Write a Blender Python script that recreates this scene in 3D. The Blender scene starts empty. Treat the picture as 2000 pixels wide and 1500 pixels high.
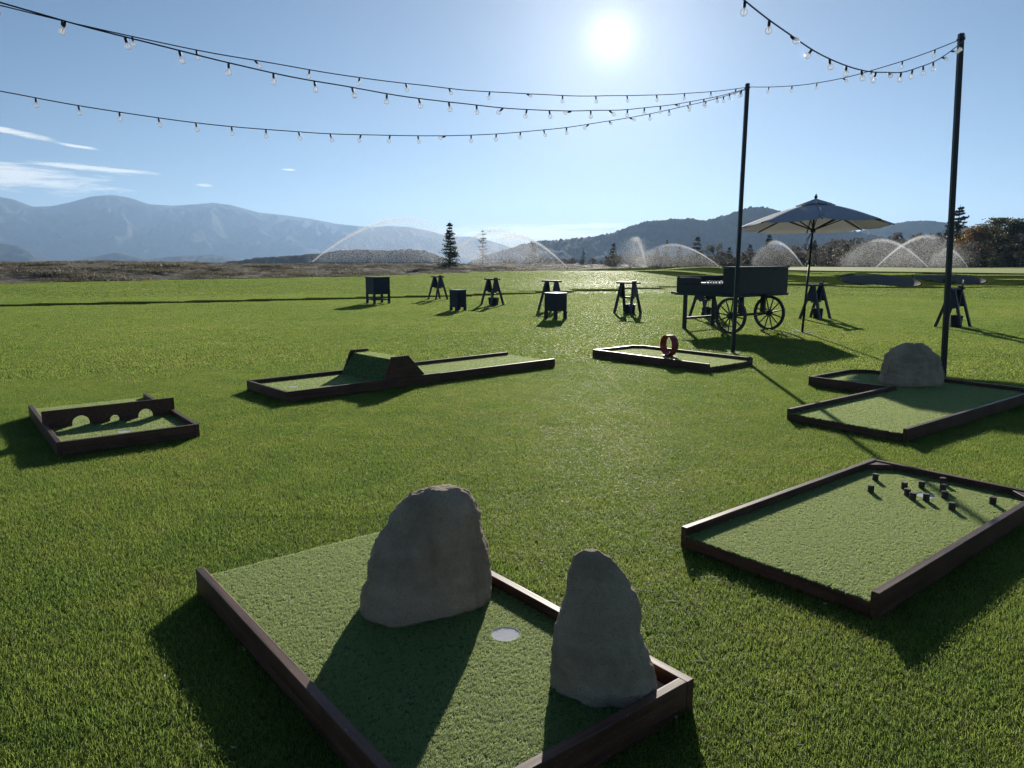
import bpy, bmesh, math, random
import numpy as np
from mathutils import Vector, Matrix, noise as mnoise
random.seed(7); rng = np.random.default_rng(7)
sc = bpy.context.scene
R = math.radians

# ------------------------------------------------------------------ camera
FPX, CAMH, PITCH = 1440.0, 1.5, math.atan((750 - 508) / 1440.0)
cam_d = bpy.data.cameras.new('camera'); cam = bpy.data.objects.new('camera', cam_d)
sc.collection.objects.link(cam); sc.camera = cam
cam.location = (0, 0, CAMH); cam.rotation_euler = (R(90) - PITCH, 0, 0)
cam_d.sensor_width = 36; cam_d.lens = 36 * FPX / 2000.0
cam_d.clip_start = 0.05; cam_d.clip_end = 40000

# ------------------------------------------------------------------ light, sky, exposure
SUN_EL, SUN_AZ = R(15.5), R(7.2)            # azimuth measured from +Y towards +X
SUN = Vector((math.sin(SUN_AZ) * math.cos(SUN_EL), math.cos(SUN_AZ) * math.cos(SUN_EL), math.sin(SUN_EL)))
sun_d = bpy.data.lights.new('sun', 'SUN'); sun = bpy.data.objects.new('sun', sun_d)
sc.collection.objects.link(sun)
sun_d.energy = 5.0; sun_d.angle = R(0.53); sun_d.color = (1.0, 0.93, 0.82)
sun.rotation_euler = SUN.to_track_quat('Z', 'Y').to_euler()
SKY_STRENGTH = 0.05
sc.view_settings.view_transform = 'Standard'; sc.view_settings.look = 'None'
sc.view_settings.exposure = 0.45; sc.view_settings.gamma = 1.0
sc.view_settings.use_curve_mapping = False
sc.render.engine = 'CYCLES'
cy = sc.cycles
cy.use_denoising = True; cy.use_adaptive_sampling = True; cy.adaptive_threshold = .02; cy.adaptive_min_samples = 20
try: cy.denoiser = 'OPENIMAGEDENOISE'; cy.denoising_input_passes = 'RGB_ALBEDO_NORMAL'; cy.denoising_prefilter = 'NONE'
except Exception: pass
cy.max_bounces = 6; cy.diffuse_bounces = 3; cy.glossy_bounces = 3; cy.transmission_bounces = 6
cy.transparent_max_bounces = 12; cy.volume_bounces = 1; cy.sample_clamp_indirect = 4; cy.sample_clamp_direct = 0
cy.caustics_reflective = False; cy.caustics_refractive = False


class NT:
    """tiny node-tree helper"""
    def __init__(s, tree): s.t = tree; s.n = tree.nodes; s.l = tree.links
    def new(s, typ, **kw):
        n = s.n.new(typ)
        for k, v in kw.items(): setattr(n, k, v)
        return n
    def put(s, sock, v):
        if hasattr(v, 'node'): s.l.new(v, sock)
        elif v is not None: sock.default_value = v
    def math(s, op, a, b=None, c=None, clamp=False):
        n = s.new('ShaderNodeMath', operation=op, use_clamp=clamp)
        for i, v in enumerate((a, b, c)):
            if v is not None: s.put(n.inputs[i], v)
        return n.outputs[0]
    def vmath(s, op, a, b=None, out=0):
        n = s.new('ShaderNodeVectorMath', operation=op); s.put(n.inputs[0], a)
        if b is not None: s.put(n.inputs[1], b)
        return n.outputs[out]
    def noise(s, vec, scale, detail=4, rough=.55, dist=0, out='Fac'):
        n = s.new('ShaderNodeTexNoise')
        if vec is not None: s.put(n.inputs['Vector'], vec)
        n.inputs['Scale'].default_value = scale; n.inputs['Detail'].default_value = detail
        n.inputs['Roughness'].default_value = rough; n.inputs['Distortion'].default_value = dist
        return n.outputs[out]
    def ramp(s, fac, stops):
        n = s.new('ShaderNodeValToRGB'); e = n.color_ramp.elements
        while len(e) < len(stops): e.new(0.5)
        for i, (p, c) in enumerate(stops):
            e[i].position = p; e[i].color = c if len(c) == 4 else (*c, 1)
        s.put(n.inputs[0], fac); return n.outputs[0]
    def rng(s, v, a, b, c=0., d=1.):
        n = s.new('ShaderNodeMapRange'); s.put(n.inputs[0], v)
        for i, q in enumerate((a, b, c, d)): n.inputs[i + 1].default_value = q
        return n.outputs[0]
    def mix(s, f, a, b, mode='MIX'):
        n = s.new('ShaderNodeMix', data_type='RGBA', blend_type=mode)
        s.put(n.inputs[0], f); s.put(n.inputs[6], a if hasattr(a, 'node') else (*a, 1)[:4])
        s.put(n.inputs[7], b if hasattr(b, 'node') else (*b, 1)[:4]); return n.outputs[2]
    def mapping(s, vec, scale=(1, 1, 1), rot=(0, 0, 0), loc=(0, 0, 0)):
        n = s.new('ShaderNodeMapping'); s.put(n.inputs[0], vec)
        n.inputs['Scale'].default_value = scale; n.inputs['Rotation'].default_value = rot
        n.inputs['Location'].default_value = loc; return n.outputs[0]


w = bpy.data.worlds.new('World'); sc.world = w; w.use_nodes = True
N = NT(w.node_tree); N.n.clear()
sky = N.new('ShaderNodeTexSky', sky_type='NISHITA')
sky.sun_disc = False; sky.sun_elevation = SUN_EL; sky.sun_rotation = SUN_AZ
sky.altitude = 1900; sky.air_density = 1.0; sky.dust_density = 0.3; sky.ozone_density = 3.0
tc = N.new('ShaderNodeTexCoord').outputs['Generated']
nrm = N.vmath('NORMALIZE', tc)
dot = N.vmath('DOT_PRODUCT', nrm, tuple(SUN), out=1)
dotc = N.math('MAXIMUM', dot, 0.0)
# forward scattering round the sun: the aureole seen in the photograph
g1 = N.math('MULTIPLY', N.math('POWER', dotc, 2600.0), 9.0)
g2 = N.math('MULTIPLY', N.math('POWER', dotc, 150.0), 5.2)
g3 = N.math('MULTIPLY', N.math('POWER', dotc, 20.0), 2.4)
gl = N.math('ADD', g1, N.math('ADD', g2, g3))
sepd = N.new('ShaderNodeSeparateXYZ'); N.put(sepd.inputs[0], nrm)
glc = N.vmath('MULTIPLY', N.mix(1.0, (1, 1, 1), (1.0, .97, .9)), (1, 1, 1))
cb = N.new('ShaderNodeCombineXYZ')
N.put(cb.inputs[0], gl); N.put(cb.inputs[1], N.math('MULTIPLY', gl, .985)); N.put(cb.inputs[2], N.math('MULTIPLY', gl, .93))
base = N.vmath('ADD', sky.outputs[0], cb.outputs[0])
# thin cirrus, laid out in azimuth and elevation
az = N.math('ARCTAN2', sepd.outputs[0], sepd.outputs[1])
el = N.math('ARCSINE', sepd.outputs[2])
cv = N.new('ShaderNodeCombineXYZ'); N.put(cv.inputs[0], az); N.put(cv.inputs[1], el)
wisp = N.noise(N.mapping(cv.outputs[0], (16, 150, 1), (0, 0, R(-3))), 1.0, 8, .62, .6)
streak = N.noise(N.mapping(cv.outputs[0], (50, 420, 1), (0, 0, R(-6))), 1.0, 5, .6)
def blob(a0, e0, sa, se, tilt=0.0):
    da = N.math('SUBTRACT', az, R(a0)); de = N.math('SUBTRACT', el, R(e0))
    de = N.math('SUBTRACT', de, N.math('MULTIPLY', da, tilt))
    q = N.math('ADD', N.math('POWER', N.math('ABSOLUTE', N.math('DIVIDE', da, R(sa))), 2.0), N.math('POWER', N.math('ABSOLUTE', N.math('DIVIDE', de, R(se))), 2.0))
    return N.math('EXPONENT', N.math('MULTIPLY', q, -1.0))
blobs = [(-34.0, 5.15, 7.5, 1.05, -.05), (-28.5, 5.9, 4.6, 0.25, -.05), (-33.2, 7.9, 2.9, 0.28, -.16), (-22.1, 5.15, 0.75, 0.13, 0.),
         (-16.3, 6.4, .7, .1, 0.), (1.0, 2.0, 7.5, 0.8, 0.), (5.0, 2.5, 5.0, 0.3, .03), (-29.5, 7.25, 1.5, .12, -.1)]
acc = None
for b in blobs:
    v = blob(*b); acc = v if acc is None else N.math('MAXIMUM', acc, v)
cm = N.math('ADD', N.math('MULTIPLY', wisp, 1.0), N.math('MULTIPLY', streak, .35))
cm = N.math('ADD', cm, N.math('MULTIPLY', acc, .70))
cmask = N.math('MULTIPLY', N.rng(cm, 1.0, 1.32), .75)
cloudcol = N.vmath('ADD', N.vmath('MULTIPLY', base, (.35, .35, .32)), (18.0, 16.4, 13.6))
skyc = N.mix(cmask, base, cloudcol)
bg = N.new('ShaderNodeBackground'); N.put(bg.inputs[0], skyc); bg.inputs[1].default_value = SKY_STRENGTH
wo = N.new('ShaderNodeOutputWorld'); N.l.new(bg.outputs[0], wo.inputs[0])
try: w.cycles.sampling_method = 'MANUAL'; w.cycles.sample_map_resolution = 1024
except Exception: pass


# ------------------------------------------------------------------ generic helpers
def px_ray(x, y):
    cx, c = (x - 1000) / FPX, (750 - y) / FPX
    return Vector((cx, math.cos(PITCH) + c * math.sin(PITCH), -math.sin(PITCH) + c * math.cos(PITCH)))

def link(o, parent=None):
    sc.collection.objects.link(o)
    if parent is not None: o.parent = parent
    return o

def tag(o, label=None, cat=None, group=None, kind=None):
    if label: o['label'] = label
    if cat: o['category'] = cat
    if group: o['group'] = group
    if kind: o['kind'] = kind
    return o

def empty(name, loc=(0, 0, 0), rz=0.0, label=None, cat=None, group=None):
    o = bpy.data.objects.new(name, None); o.empty_display_size = .1
    o.location = loc; o.rotation_euler = (0, 0, rz); link(o)
    return tag(o, label, cat, group)

class MB:
    """collects shapes, builds ONE mesh object"""
    def __init__(s): s.v = []; s.f = []
    def add(s, vs, fs):
        o = len(s.v); s.v += [tuple(q) for q in vs]; s.f += [tuple(i + o for i in q) for q in fs]; return s
    def box(s, a, b):
        x0, y0, z0 = a; x1, y1, z1 = b
        return s.add([(x0, y0, z0), (x1, y0, z0), (x1, y1, z0), (x0, y1, z0), (x0, y0, z1), (x1, y0, z1), (x1, y1, z1), (x0, y1, z1)],
                     [(3, 2, 1, 0), (4, 5, 6, 7), (0, 1, 5, 4), (1, 2, 6, 5), (2, 3, 7, 6), (3, 0, 4, 7)])
    def bar(s, p, q, wx, wy, up=(0, 0, 1)):
        p, q = Vector(p), Vector(q); d = (q - p).normalized(); u = Vector(up)
        if abs(d.dot(u)) > .97: u = Vector((1, 0, 0))
        a = d.cross(u).normalized() * wx / 2; b = a.cross(d).normalized() * wy / 2
        vs = [c + i * a + j * b for c in (p, q) for i, j in ((-1, -1), (1, -1), (1, 1), (-1, 1))]
        return s.add(vs, [(0, 1, 2, 3), (7, 6, 5, 4), (0, 4, 5, 1), (1, 5, 6, 2), (2, 6, 7, 3), (3, 7, 4, 0)])
    def tube(s, pts, r, n=8, caps=True):
        pts = [Vector(q) for q in pts]; k = len(pts)
        rs = r if hasattr(r, '__len__') else [r] * k
        vs = []; prev = None
        for i, q in enumerate(pts):
            d = (pts[min(i + 1, k - 1)] - pts[max(i - 1, 0)]).normalized()
            u = prev if prev is not None else (Vector((1, 0, 0)) if abs(d.z) > .9 else Vector((0, 0, 1)))
            a = d.cross(u)
            if a.length < 1e-5: a = d.cross(Vector((0, 1, 0)))
            a.normalize(); b = d.cross(a).normalized(); prev = -b if False else u
            vs += [q + rs[i] * (math.cos(2 * math.pi * j / n) * a + math.sin(2 * math.pi * j / n) * b) for j in range(n)]
        fs = [(i * n + j, i * n + (j + 1) % n, (i + 1) * n + (j + 1) % n, (i + 1) * n + j) for i in range(k - 1) for j in range(n)]
        if caps: fs += [tuple(range(n))[::-1], tuple((k - 1) * n + j for j in range(n))]
        return s.add(vs, fs)
    def lathe(s, prof, n=16, c=(0, 0, 0)):
        vs = [(c[0] + r * math.cos(2 * math.pi * j / n), c[1] + r * math.sin(2 * math.pi * j / n), c[2] + z) for r, z in prof for j in range(n)]
        k = len(prof)
        fs = [(i * n + j, i * n + (j + 1) % n, (i + 1) * n + (j + 1) % n, (i + 1) * n + j) for i in range(k - 1) for j in range(n)]
        fs += [tuple(range(n))[::-1], tuple((k - 1) * n + j for j in range(n))]
        return s.add(vs, fs)
    def prism(s, poly, z0, z1):
        n = len(poly)
        return s.add([(x, y, z0) for x, y in poly] + [(x, y, z1) for x, y in poly],
                     [tuple(range(n))[::-1], tuple(range(n, 2 * n))] + [(i, (i + 1) % n, n + (i + 1) % n, n + i) for i in range(n)])
    def mesh(s, name, m=None, smooth=False, bevel=0.0):
        me = bpy.data.meshes.new(name); me.from_pydata(s.v, [], s.f)
        bm = bmesh.new(); bm.from_mesh(me); bmesh.ops.recalc_face_normals(bm, faces=bm.faces)
        if bevel: bmesh.ops.bevel(bm, geom=bm.edges[:], offset=bevel, segments=1, affect='EDGES', clamp_overlap=True)
        bm.to_mesh(me); bm.free()
        if m: me.materials.append(m)
        if smooth: me.polygons.foreach_set('use_smooth', [True] * len(me.polygons))
        me.update(); return me
    def build(s, name, m, parent=None, smooth=False, bevel=0.0, loc=None, rot=None):
        o = bpy.data.objects.new(name, s.mesh(name, m, smooth, bevel)); link(o, parent)
        if loc is not None: o.location = loc
        if rot is not None: o.rotation_euler = rot
        return o

def np_mesh(name, v, f, m=None, smooth=True):
    """vertices (n,3), faces (k,3|4) as numpy arrays"""
    me = bpy.data.meshes.new(name); v = np.asarray(v, 'f4'); f = np.asarray(f, 'i4'); k = f.shape[1]
    me.vertices.add(len(v)); me.vertices.foreach_set('co', v.ravel())
    me.loops.add(f.size); me.loops.foreach_set('vertex_index', f.ravel())
    me.polygons.add(len(f)); me.polygons.foreach_set('loop_start', np.arange(0, f.size, k, dtype='i4'))
    me.polygons.foreach_set('loop_total', np.full(len(f), k, 'i4'))
    me.polygons.foreach_set('use_smooth', np.full(len(f), smooth))
    if m: me.materials.append(m)
    me.update(calc_edges=True); me.validate(); return me

def grid_faces(nr, nc, wrap=False):
    i, j = np.meshgrid(np.arange(nr - 1), np.arange(nc if wrap else nc - 1), indexing='ij')
    j2 = (j + 1) % nc
    return np.stack([i * nc + j, i * nc + j2, (i + 1) * nc + j2, (i + 1) * nc + j], -1).reshape(-1, 4)

# ------------------------------------------------------------------ materials
def material(name):
    m = bpy.data.materials.new(name); m.use_nodes = True
    n = NT(m.node_tree); n.n.clear(); out = n.new('ShaderNodeOutputMaterial'); n.out = out; return m, n

def finish(n, shader, disp=None): n.l.new(shader, n.out.inputs[0])

def principled(n, col, rough=.5, spec=.5, bump=None, bstr=.3, bdist=.01, metal=0., **kw):
    p = n.new('ShaderNodeBsdfPrincipled'); n.put(p.inputs['Base Color'], col if hasattr(col, 'node') else (*col, 1))
    n.put(p.inputs['Roughness'], rough); p.inputs['Specular IOR Level'].default_value = spec; p.inputs['Metallic'].default_value = metal
    for k, v in kw.items(): n.put(p.inputs[k], v)
    if bump is not None:
        b = n.new('ShaderNodeBump'); b.inputs['Strength'].default_value = bstr; b.inputs['Distance'].default_value = bdist
        n.put(b.inputs['Height'], bump); n.l.new(b.outputs[0], p.inputs['Normal'])
    return p.outputs[0]

def leaf_shader(n, col, tcol, rough=.45, spec=.3, tw=.45):
    p = principled(n, col, rough, spec)
    t = n.new('ShaderNodeBsdfTranslucent'); n.put(t.inputs[0], tcol if hasattr(tcol, 'node') else (*tcol, 1))
    mx = n.new('ShaderNodeMixShader'); mx.inputs[0].default_value = tw
    n.l.new(p, mx.inputs[1]); n.l.new(t.outputs[0], mx.inputs[2]); return mx.outputs[0]

M = {}
def simple(name, col, rough=.5, spec=.5, var=.25, scale=6., bstr=.15, bdist=.004, metal=0., fine=80.):
    m, n = material(name); oc = n.new('ShaderNodeTexCoord').outputs['Object']
    a = n.noise(oc, scale, 5); c = n.mix(a, tuple(q * (1 - var) for q in col), tuple(min(1, q * (1 + var)) for q in col))
    b = n.noise(oc, fine, 4)
    finish(n, principled(n, c, n.rng(a, .3, .7, max(.05, rough - .08), min(1, rough + .08)), spec, b, bstr, bdist, metal)); M[name] = m; return m

def wood(name, c0, c1, rough=.5, along=2.0, spec=.5):
    m, n = material(name); oc = n.new('ShaderNodeTexCoord').outputs['Object']
    oi = n.new('ShaderNodeObjectInfo').outputs['Random']
    off = n.new('ShaderNodeCombineXYZ'); n.put(off.inputs[1], n.math('MULTIPLY', oi, 13.)); n.put(off.inputs[0], n.math('MULTIPLY', oi, 7.))
    vec = n.vmath('ADD', oc, off.outputs[0])
    g = n.noise(n.mapping(vec, (along, 55, 55)), 1., 6, .6, .4); s = n.noise(vec, 5., 4)
    sp = n.noise(n.mapping(vec, (9, 30, 30)), 6., 2)
    f = n.math('ADD', n.math('MULTIPLY', g, .65), n.math('MULTIPLY', s, .35))
    c = n.mix(n.rng(f, .38, .62), c0, c1)
    c = n.mix(n.rng(sp, .66, .74), c, tuple(q * 2.2 for q in c1))
    finish(n, principled(n, c, n.rng(g, .3, .7, rough - .1, rough + .12), spec, g, .25, .003)); M[name] = m; return m

wood('rail_wood', (.058, .026, .016), (.155, .074, .047), .5, 2.0, .35)
wood('pale_wood', (.28, .22, .15), (.45, .37, .27), .55)
wood('dark_wood', (.026, .030, .038), (.056, .062, .074), .5)
wood('peg_wood', (.045, .030, .022), (.10, .065, .045), .6)
simple('black_paint', (.022, .025, .032), .45, .5, .3)
simple('cabinet_paint', (.030, .038, .054), .5, .4, .25, 4.)
simple('cart_paint', (.036, .043, .048), .5, .45, .25, 4.)
simple('lid_paint', (.055, .06, .068), .42, .5, .2)
simple('pole_paint', (.026, .030, .029), .42, .5, .3, 3.)
simple('cable_rubber', (.010, .012, .020), .5, .4, .2)
simple('red_plastic', (.26, .03, .028), .38, .5, .25, 8.)
simple('white_plastic', (.62, .64, .67), .85, .1, .06, 20.)
simple('ball_white', (.8, .8, .8), .3, .5, .03)
simple('club_steel', (.25, .24, .22), .3, .5, .2, metal=.8)
simple('pale_metal', (.35, .35, .33), .4, .5, .2, metal=.5)
simple('sand', (.17, .16, .145), .9, .1, .12, 1.5, .4, .02, fine=30.)

# glass bulb and filament
m, n = material('bulb_glass'); fr = n.new('ShaderNodeFresnel'); fr.inputs[0].default_value = 1.45
gls = n.new('ShaderNodeBsdfGlossy'); gls.inputs['Roughness'].default_value = .04; gls.inputs['Color'].default_value = (1, 1, 1, 1)
tr = n.new('ShaderNodeBsdfTransparent'); tr.inputs[0].default_value = (.93, .95, .96, 1)
tl = n.new('ShaderNodeBsdfTranslucent'); tl.inputs[0].default_value = (.95, .95, .95, 1)
mx0 = n.new('ShaderNodeMixShader'); mx0.inputs[0].default_value = .20; n.l.new(tr.outputs[0], mx0.inputs[1]); n.l.new(tl.outputs[0], mx0.inputs[2])
mx = n.new('ShaderNodeMixShader'); n.put(mx.inputs[0], n.math('ADD', n.math('MULTIPLY', fr.outputs[0], .45), .04)); n.l.new(mx0.outputs[0], mx.inputs[1]); n.l.new(gls.outputs[0], mx.inputs[2])
finish(n, mx.outputs[0]); M['bulb_glass'] = m

# umbrella cloth: pale, lets sunlight through
m, n = material('umbrella_cloth'); oc = n.new('ShaderNodeTexCoord').outputs['Object']
wv = n.noise(oc, 260., 2); c = n.mix(n.noise(oc, 3., 4), (.60, .65, .76), (.68, .72, .80))
finish(n, leaf_shader(n, c, (.68, .66, .62), .8, .1, .42)); M['umbrella_cloth'] = m

# water drops, strongly forward scattering
m, n = material('water_drops'); p1 = n.new('ShaderNodeBsdfTranslucent'); p1.inputs[0].default_value = (1, 1, 1, 1)
p2 = principled(n, (.9, .92, .95), .15, .5); tr = n.new('ShaderNodeBsdfTransparent')
a = n.new('ShaderNodeMixShader'); a.inputs[0].default_value = .15; n.l.new(p1.outputs[0], a.inputs[1]); n.l.new(p2, a.inputs[2])
b = n.new('ShaderNodeMixShader'); b.inputs[0].default_value = .50; n.l.new(a.outputs[0], b.inputs[1]); n.l.new(tr.outputs[0], b.inputs[2])
finish(n, b.outputs[0]); M['water_drops'] = m

# stone
m, n = material('boulder_stone'); oc = n.new('ShaderNodeTexCoord').outputs['Object']
big = n.noise(oc, 3.2, 5, .6, .3); fine = n.noise(oc, 55., 6, .7); spk = n.noise(oc, 210., 3, .6); strat = n.noise(n.mapping(oc, (2, 2, 9), (.3, .2, 0)), 2., 5)
c = n.ramp(n.math('ADD', n.math('MULTIPLY', big, .7), n.math('MULTIPLY', strat, .3)), [(.3, (.31, .225, .145)), (.5, (.50, .385, .26)), (.7, (.62, .50, .36))])
c = n.mix(n.rng(spk, .55, .75), c, (.14, .115, .09)); c = n.mix(n.rng(fine, .6, .8, 0, .5), c, (.55, .47, .38))
stn = n.noise(n.mapping(oc, (7, 7, 1.6)), 1., 6, .65, .5);
c = n.mix(n.rng(stn, .52, .72, 0, .38), c, (.20, .15, .105));
ht = n.math('ADD', n.math('MULTIPLY', fine, .6), n.math('MULTIPLY', spk, .25))
finish(n, principled(n, c, .85, .25, ht, 1.0, .02)); M['boulder_stone'] = m

# living grass (blades) and the soil sheet they grow from
def grass_cols(n, pos, rnd):
    lo = n.noise(pos, .22, 5, .6); mid = n.noise(pos, 2.6, 4)
    f = n.math('ADD', n.math('MULTIPLY', lo, .5), n.math('MULTIPLY', mid, .5))
    c = n.ramp(f, [(.33, (.042, .085, .02)), (.5, (.062, .108, .023)), (.68, (.10, .13, .034))])
    t = n.ramp(f, [(.35, (.29, .46, .09)), (.52, (.41, .545, .11)), (.68, (.56, .61, .155))])
    return c, t
m, n = material('grass_blade'); geo = n.new('ShaderNodeNewGeometry')
c, t = grass_cols(n, geo.outputs['Position'], None)
isl = geo.outputs['Random Per Island']
hs = n.new('ShaderNodeHueSaturation'); n.put(hs.inputs['Value'], n.rng(isl, 0, 1, .6, 1.4)); n.put(hs.inputs['Hue'], n.rng(isl, 0, 1, .485, .512)); n.put(hs.inputs['Color'], c)
hs2 = n.new('ShaderNodeHueSaturation'); n.put(hs2.inputs['Value'], n.rng(isl, 0, 1, .65, 1.35)); n.put(hs2.inputs['Color'], t)
dry = n.rng(isl, .94, .96)
c2 = n.mix(dry, hs.outputs[0], (.22, .19, .10)); t2 = n.mix(dry, hs2.outputs[0], (.34, .29, .15))
finish(n, leaf_shader(n, c2, t2, .45, .18, .55)); M['grass_blade'] = m

m, n = material('lawn_ground'); geo = n.new('ShaderNodeNewGeometry'); pos = geo.outputs['Position']
c, t = grass_cols(n, pos, None)
f1 = n.noise(pos, 14., 5, .7); f2 = n.noise(pos, 1.1, 4)
c = n.mix(n.rng(f1, .35, .7, .0, .75), n.mix(.5, c, (.03, .045, .012)), n.mix(.5, c, (.26, .30, .06)))
c = n.mix(n.rng(f2, .45, .8, 0, .35), c, (.13, .13, .045))
finish(n, principled(n, c, 1., 0., n.noise(pos, 30., 4, .8), .8, .03)); M['lawn_ground'] = m

m, n = material('green_turf'); pos = n.new('ShaderNodeNewGeometry').outputs['Position']
c = n.mix(n.noise(pos, .25, 4), (.40, .45, .11), (.48, .52, .15)); finish(n, principled(n, c, .8, .2, n.noise(pos, 40., 3), .3, .01)); M['green_turf'] = m

m, n = material('rough_ground'); pos = n.new('ShaderNodeNewGeometry').outputs['Position']
c = n.ramp(n.noise(pos, .9, 6, .7), [(.3, (.10, .09, .06)), (.5, (.20, .175, .13)), (.7, (.30, .27, .21))])
finish(n, principled(n, c, .9, .15, n.noise(pos, 3., 6, .7), 1., .25)); M['rough_ground'] = m

m, n = material('rough_tuft'); rnd = n.new('ShaderNodeObjectInfo').outputs['Random']
isl = n.new('ShaderNodeNewGeometry').outputs['Random Per Island']
mixr = n.math('ADD', n.math('MULTIPLY', rnd, .7), n.math('MULTIPLY', isl, .3))
c = n.ramp(mixr, [(.1, (.11, .11, .06)), (.4, (.19, .17, .115)), (.75, (.27, .24, .175)), (.95, (.42, .39, .32))])
finish(n, leaf_shader(n, c, c, .5, .4, .5)); M['rough_tuft'] = m

# putting carpet: short synthetic pile
def carpet(name, c0, c1, t):
    m, n = material(name); geo = n.new('ShaderNodeNewGeometry'); isl = geo.outputs['Random Per Island']; rnd = n.new('ShaderNodeObjectInfo').outputs['Random']
    q = n.math('FRACT', n.math('ADD', isl, n.math('MULTIPLY', rnd, 3.7)))
    lo = n.noise(geo.outputs['Position'], 3., 3)
    c = n.mix(q, c0, c1); c = n.mix(n.rng(lo, .35, .7, 0, .25), c, tuple(v * .7 for v in c0))
    finish(n, leaf_shader(n, c, t, .45, .35, .55)); M[name] = m
carpet('carpet_pile', (.030, .105, .045), (.14, .245, .105), (.70, .82, .36))
m, n = material('carpet_backing'); pos = n.new('ShaderNodeTexCoord').outputs['Object']; a = n.noise(pos, 160., 4, .7)
finish(n, principled(n, n.mix(n.rng(a, .35, .65), (.028, .095, .04), (.07, .16, .065)), .7, .2, a, .8, .006)); M['carpet_backing'] = m

# foliage of trees and scrub
def foliage(name, cols, tcol, tw=.35):
    m, n = material(name); isl = n.new('ShaderNodeNewGeometry').outputs['Random Per Island']; rnd = n.new('ShaderNodeObjectInfo').outputs['Random']
    q = n.math('ADD', n.math('MULTIPLY', isl, .55), n.math('MULTIPLY', rnd, .45))
    k = len(cols); c = n.ramp(q, [(.1 + .8 * i / max(1, k - 1), v) for i, v in enumerate(cols)])
    finish(n, leaf_shader(n, c, tcol, .55, .35, tw)); M[name] = m
foliage('needles', [(.014, .028, .014), (.024, .042, .021), (.040, .056, .028)], (.06, .09, .03), .25)
foliage('needles_olive', [(.022, .034, .018), (.036, .048, .026), (.055, .062, .034)], (.12, .13, .05), .3)
foliage('autumn_leaves', [(.09, .055, .022), (.15, .085, .03), (.24, .125, .04)], (.28, .16, .04), .4)
foliage('dull_leaves', [(.026, .036, .016), (.045, .055, .025), (.08, .078, .038)], (.13, .13, .05), .35)
foliage('scrub_twigs', [(.050, .050, .042), (.085, .082, .066), (.14, .13, .105)], (.17, .155, .12), .35)
foliage('brown_scrub', [(.065, .052, .036), (.10, .078, .05), (.14, .11, .075)], (.17, .125, .07), .35)
simple('bark', (.07, .055, .042), .9, .2, .3, 4., .6, .02, fine=20.)

def hill_mat(name, c0, c1, c2, scale):
    m, n = material(name); pos = n.new('ShaderNodeNewGeometry').outputs['Position']
    a = n.noise(pos, scale, 8, .65, .3); b = n.noise(pos, scale * 9, 5, .7)
    f = n.math('ADD', n.math('MULTIPLY', a, .65), n.math('MULTIPLY', b, .35))
    c = n.ramp(f, [(.38, c0), (.5, c1), (.64, c2)]); finish(n, principled(n, c, .95, .05)); M[name] = m
hill_mat('mountain_cover', (.04, .046, .038), (.068, .068, .052), (.13, .112, .078), .0011)
hill_mat('hill_brush', (.020, .024, .018), (.034, .035, .024), (.060, .052, .034), .012)
hill_mat('valley_cover', (.07, .07, .04), (.14, .12, .07), (.22, .18, .11), .01)

# ------------------------------------------------------------------ terrain
def sstep(a, b, x): t = np.clip((x - a) / (b - a), 0, 1); return t * t * (3 - 2 * t)
ROUGH = np.array([(-90, 12), (-60, 27), (-31.7, 46), (-20, 59), (-14.3, 68), (-9, 80), (-3, 95), (9, 118), (22, 142), (45, 190)], float)
def seg_dist(x, y, P):
    """signed distance beyond polyline P (positive on its far/left side)"""
    best = np.full(np.shape(x), 1e9); sg = np.zeros(np.shape(x))
    for (ax, ay), (bx, by) in zip(P[:-1], P[1:]):
        dx, dy = bx - ax, by - ay; L2 = dx * dx + dy * dy
        t = np.clip(((x - ax) * dx + (y - ay) * dy) / L2, 0, 1); ex, ey = x - ax - t * dx, y - ay - t * dy
        d = np.hypot(ex, ey); cr = dx * (y - ay) - dy * (x - ax); m_ = d < best
        best = np.where(m_, d, best); sg = np.where(m_, np.sign(cr), sg)
    return best * sg
def vnoise(x, y, s, seed=0.0):
    f = np.frompyfunc(lambda a, b: mnoise.noise((a * s + seed, b * s - seed, seed)), 2, 1); return f(x, y).astype(float)
BUNKERS = [(21.7, 43.9, 2.2, 2.4, -.22), (26.2, 44.6, 2.0, 1.9, -.12)]
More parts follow.
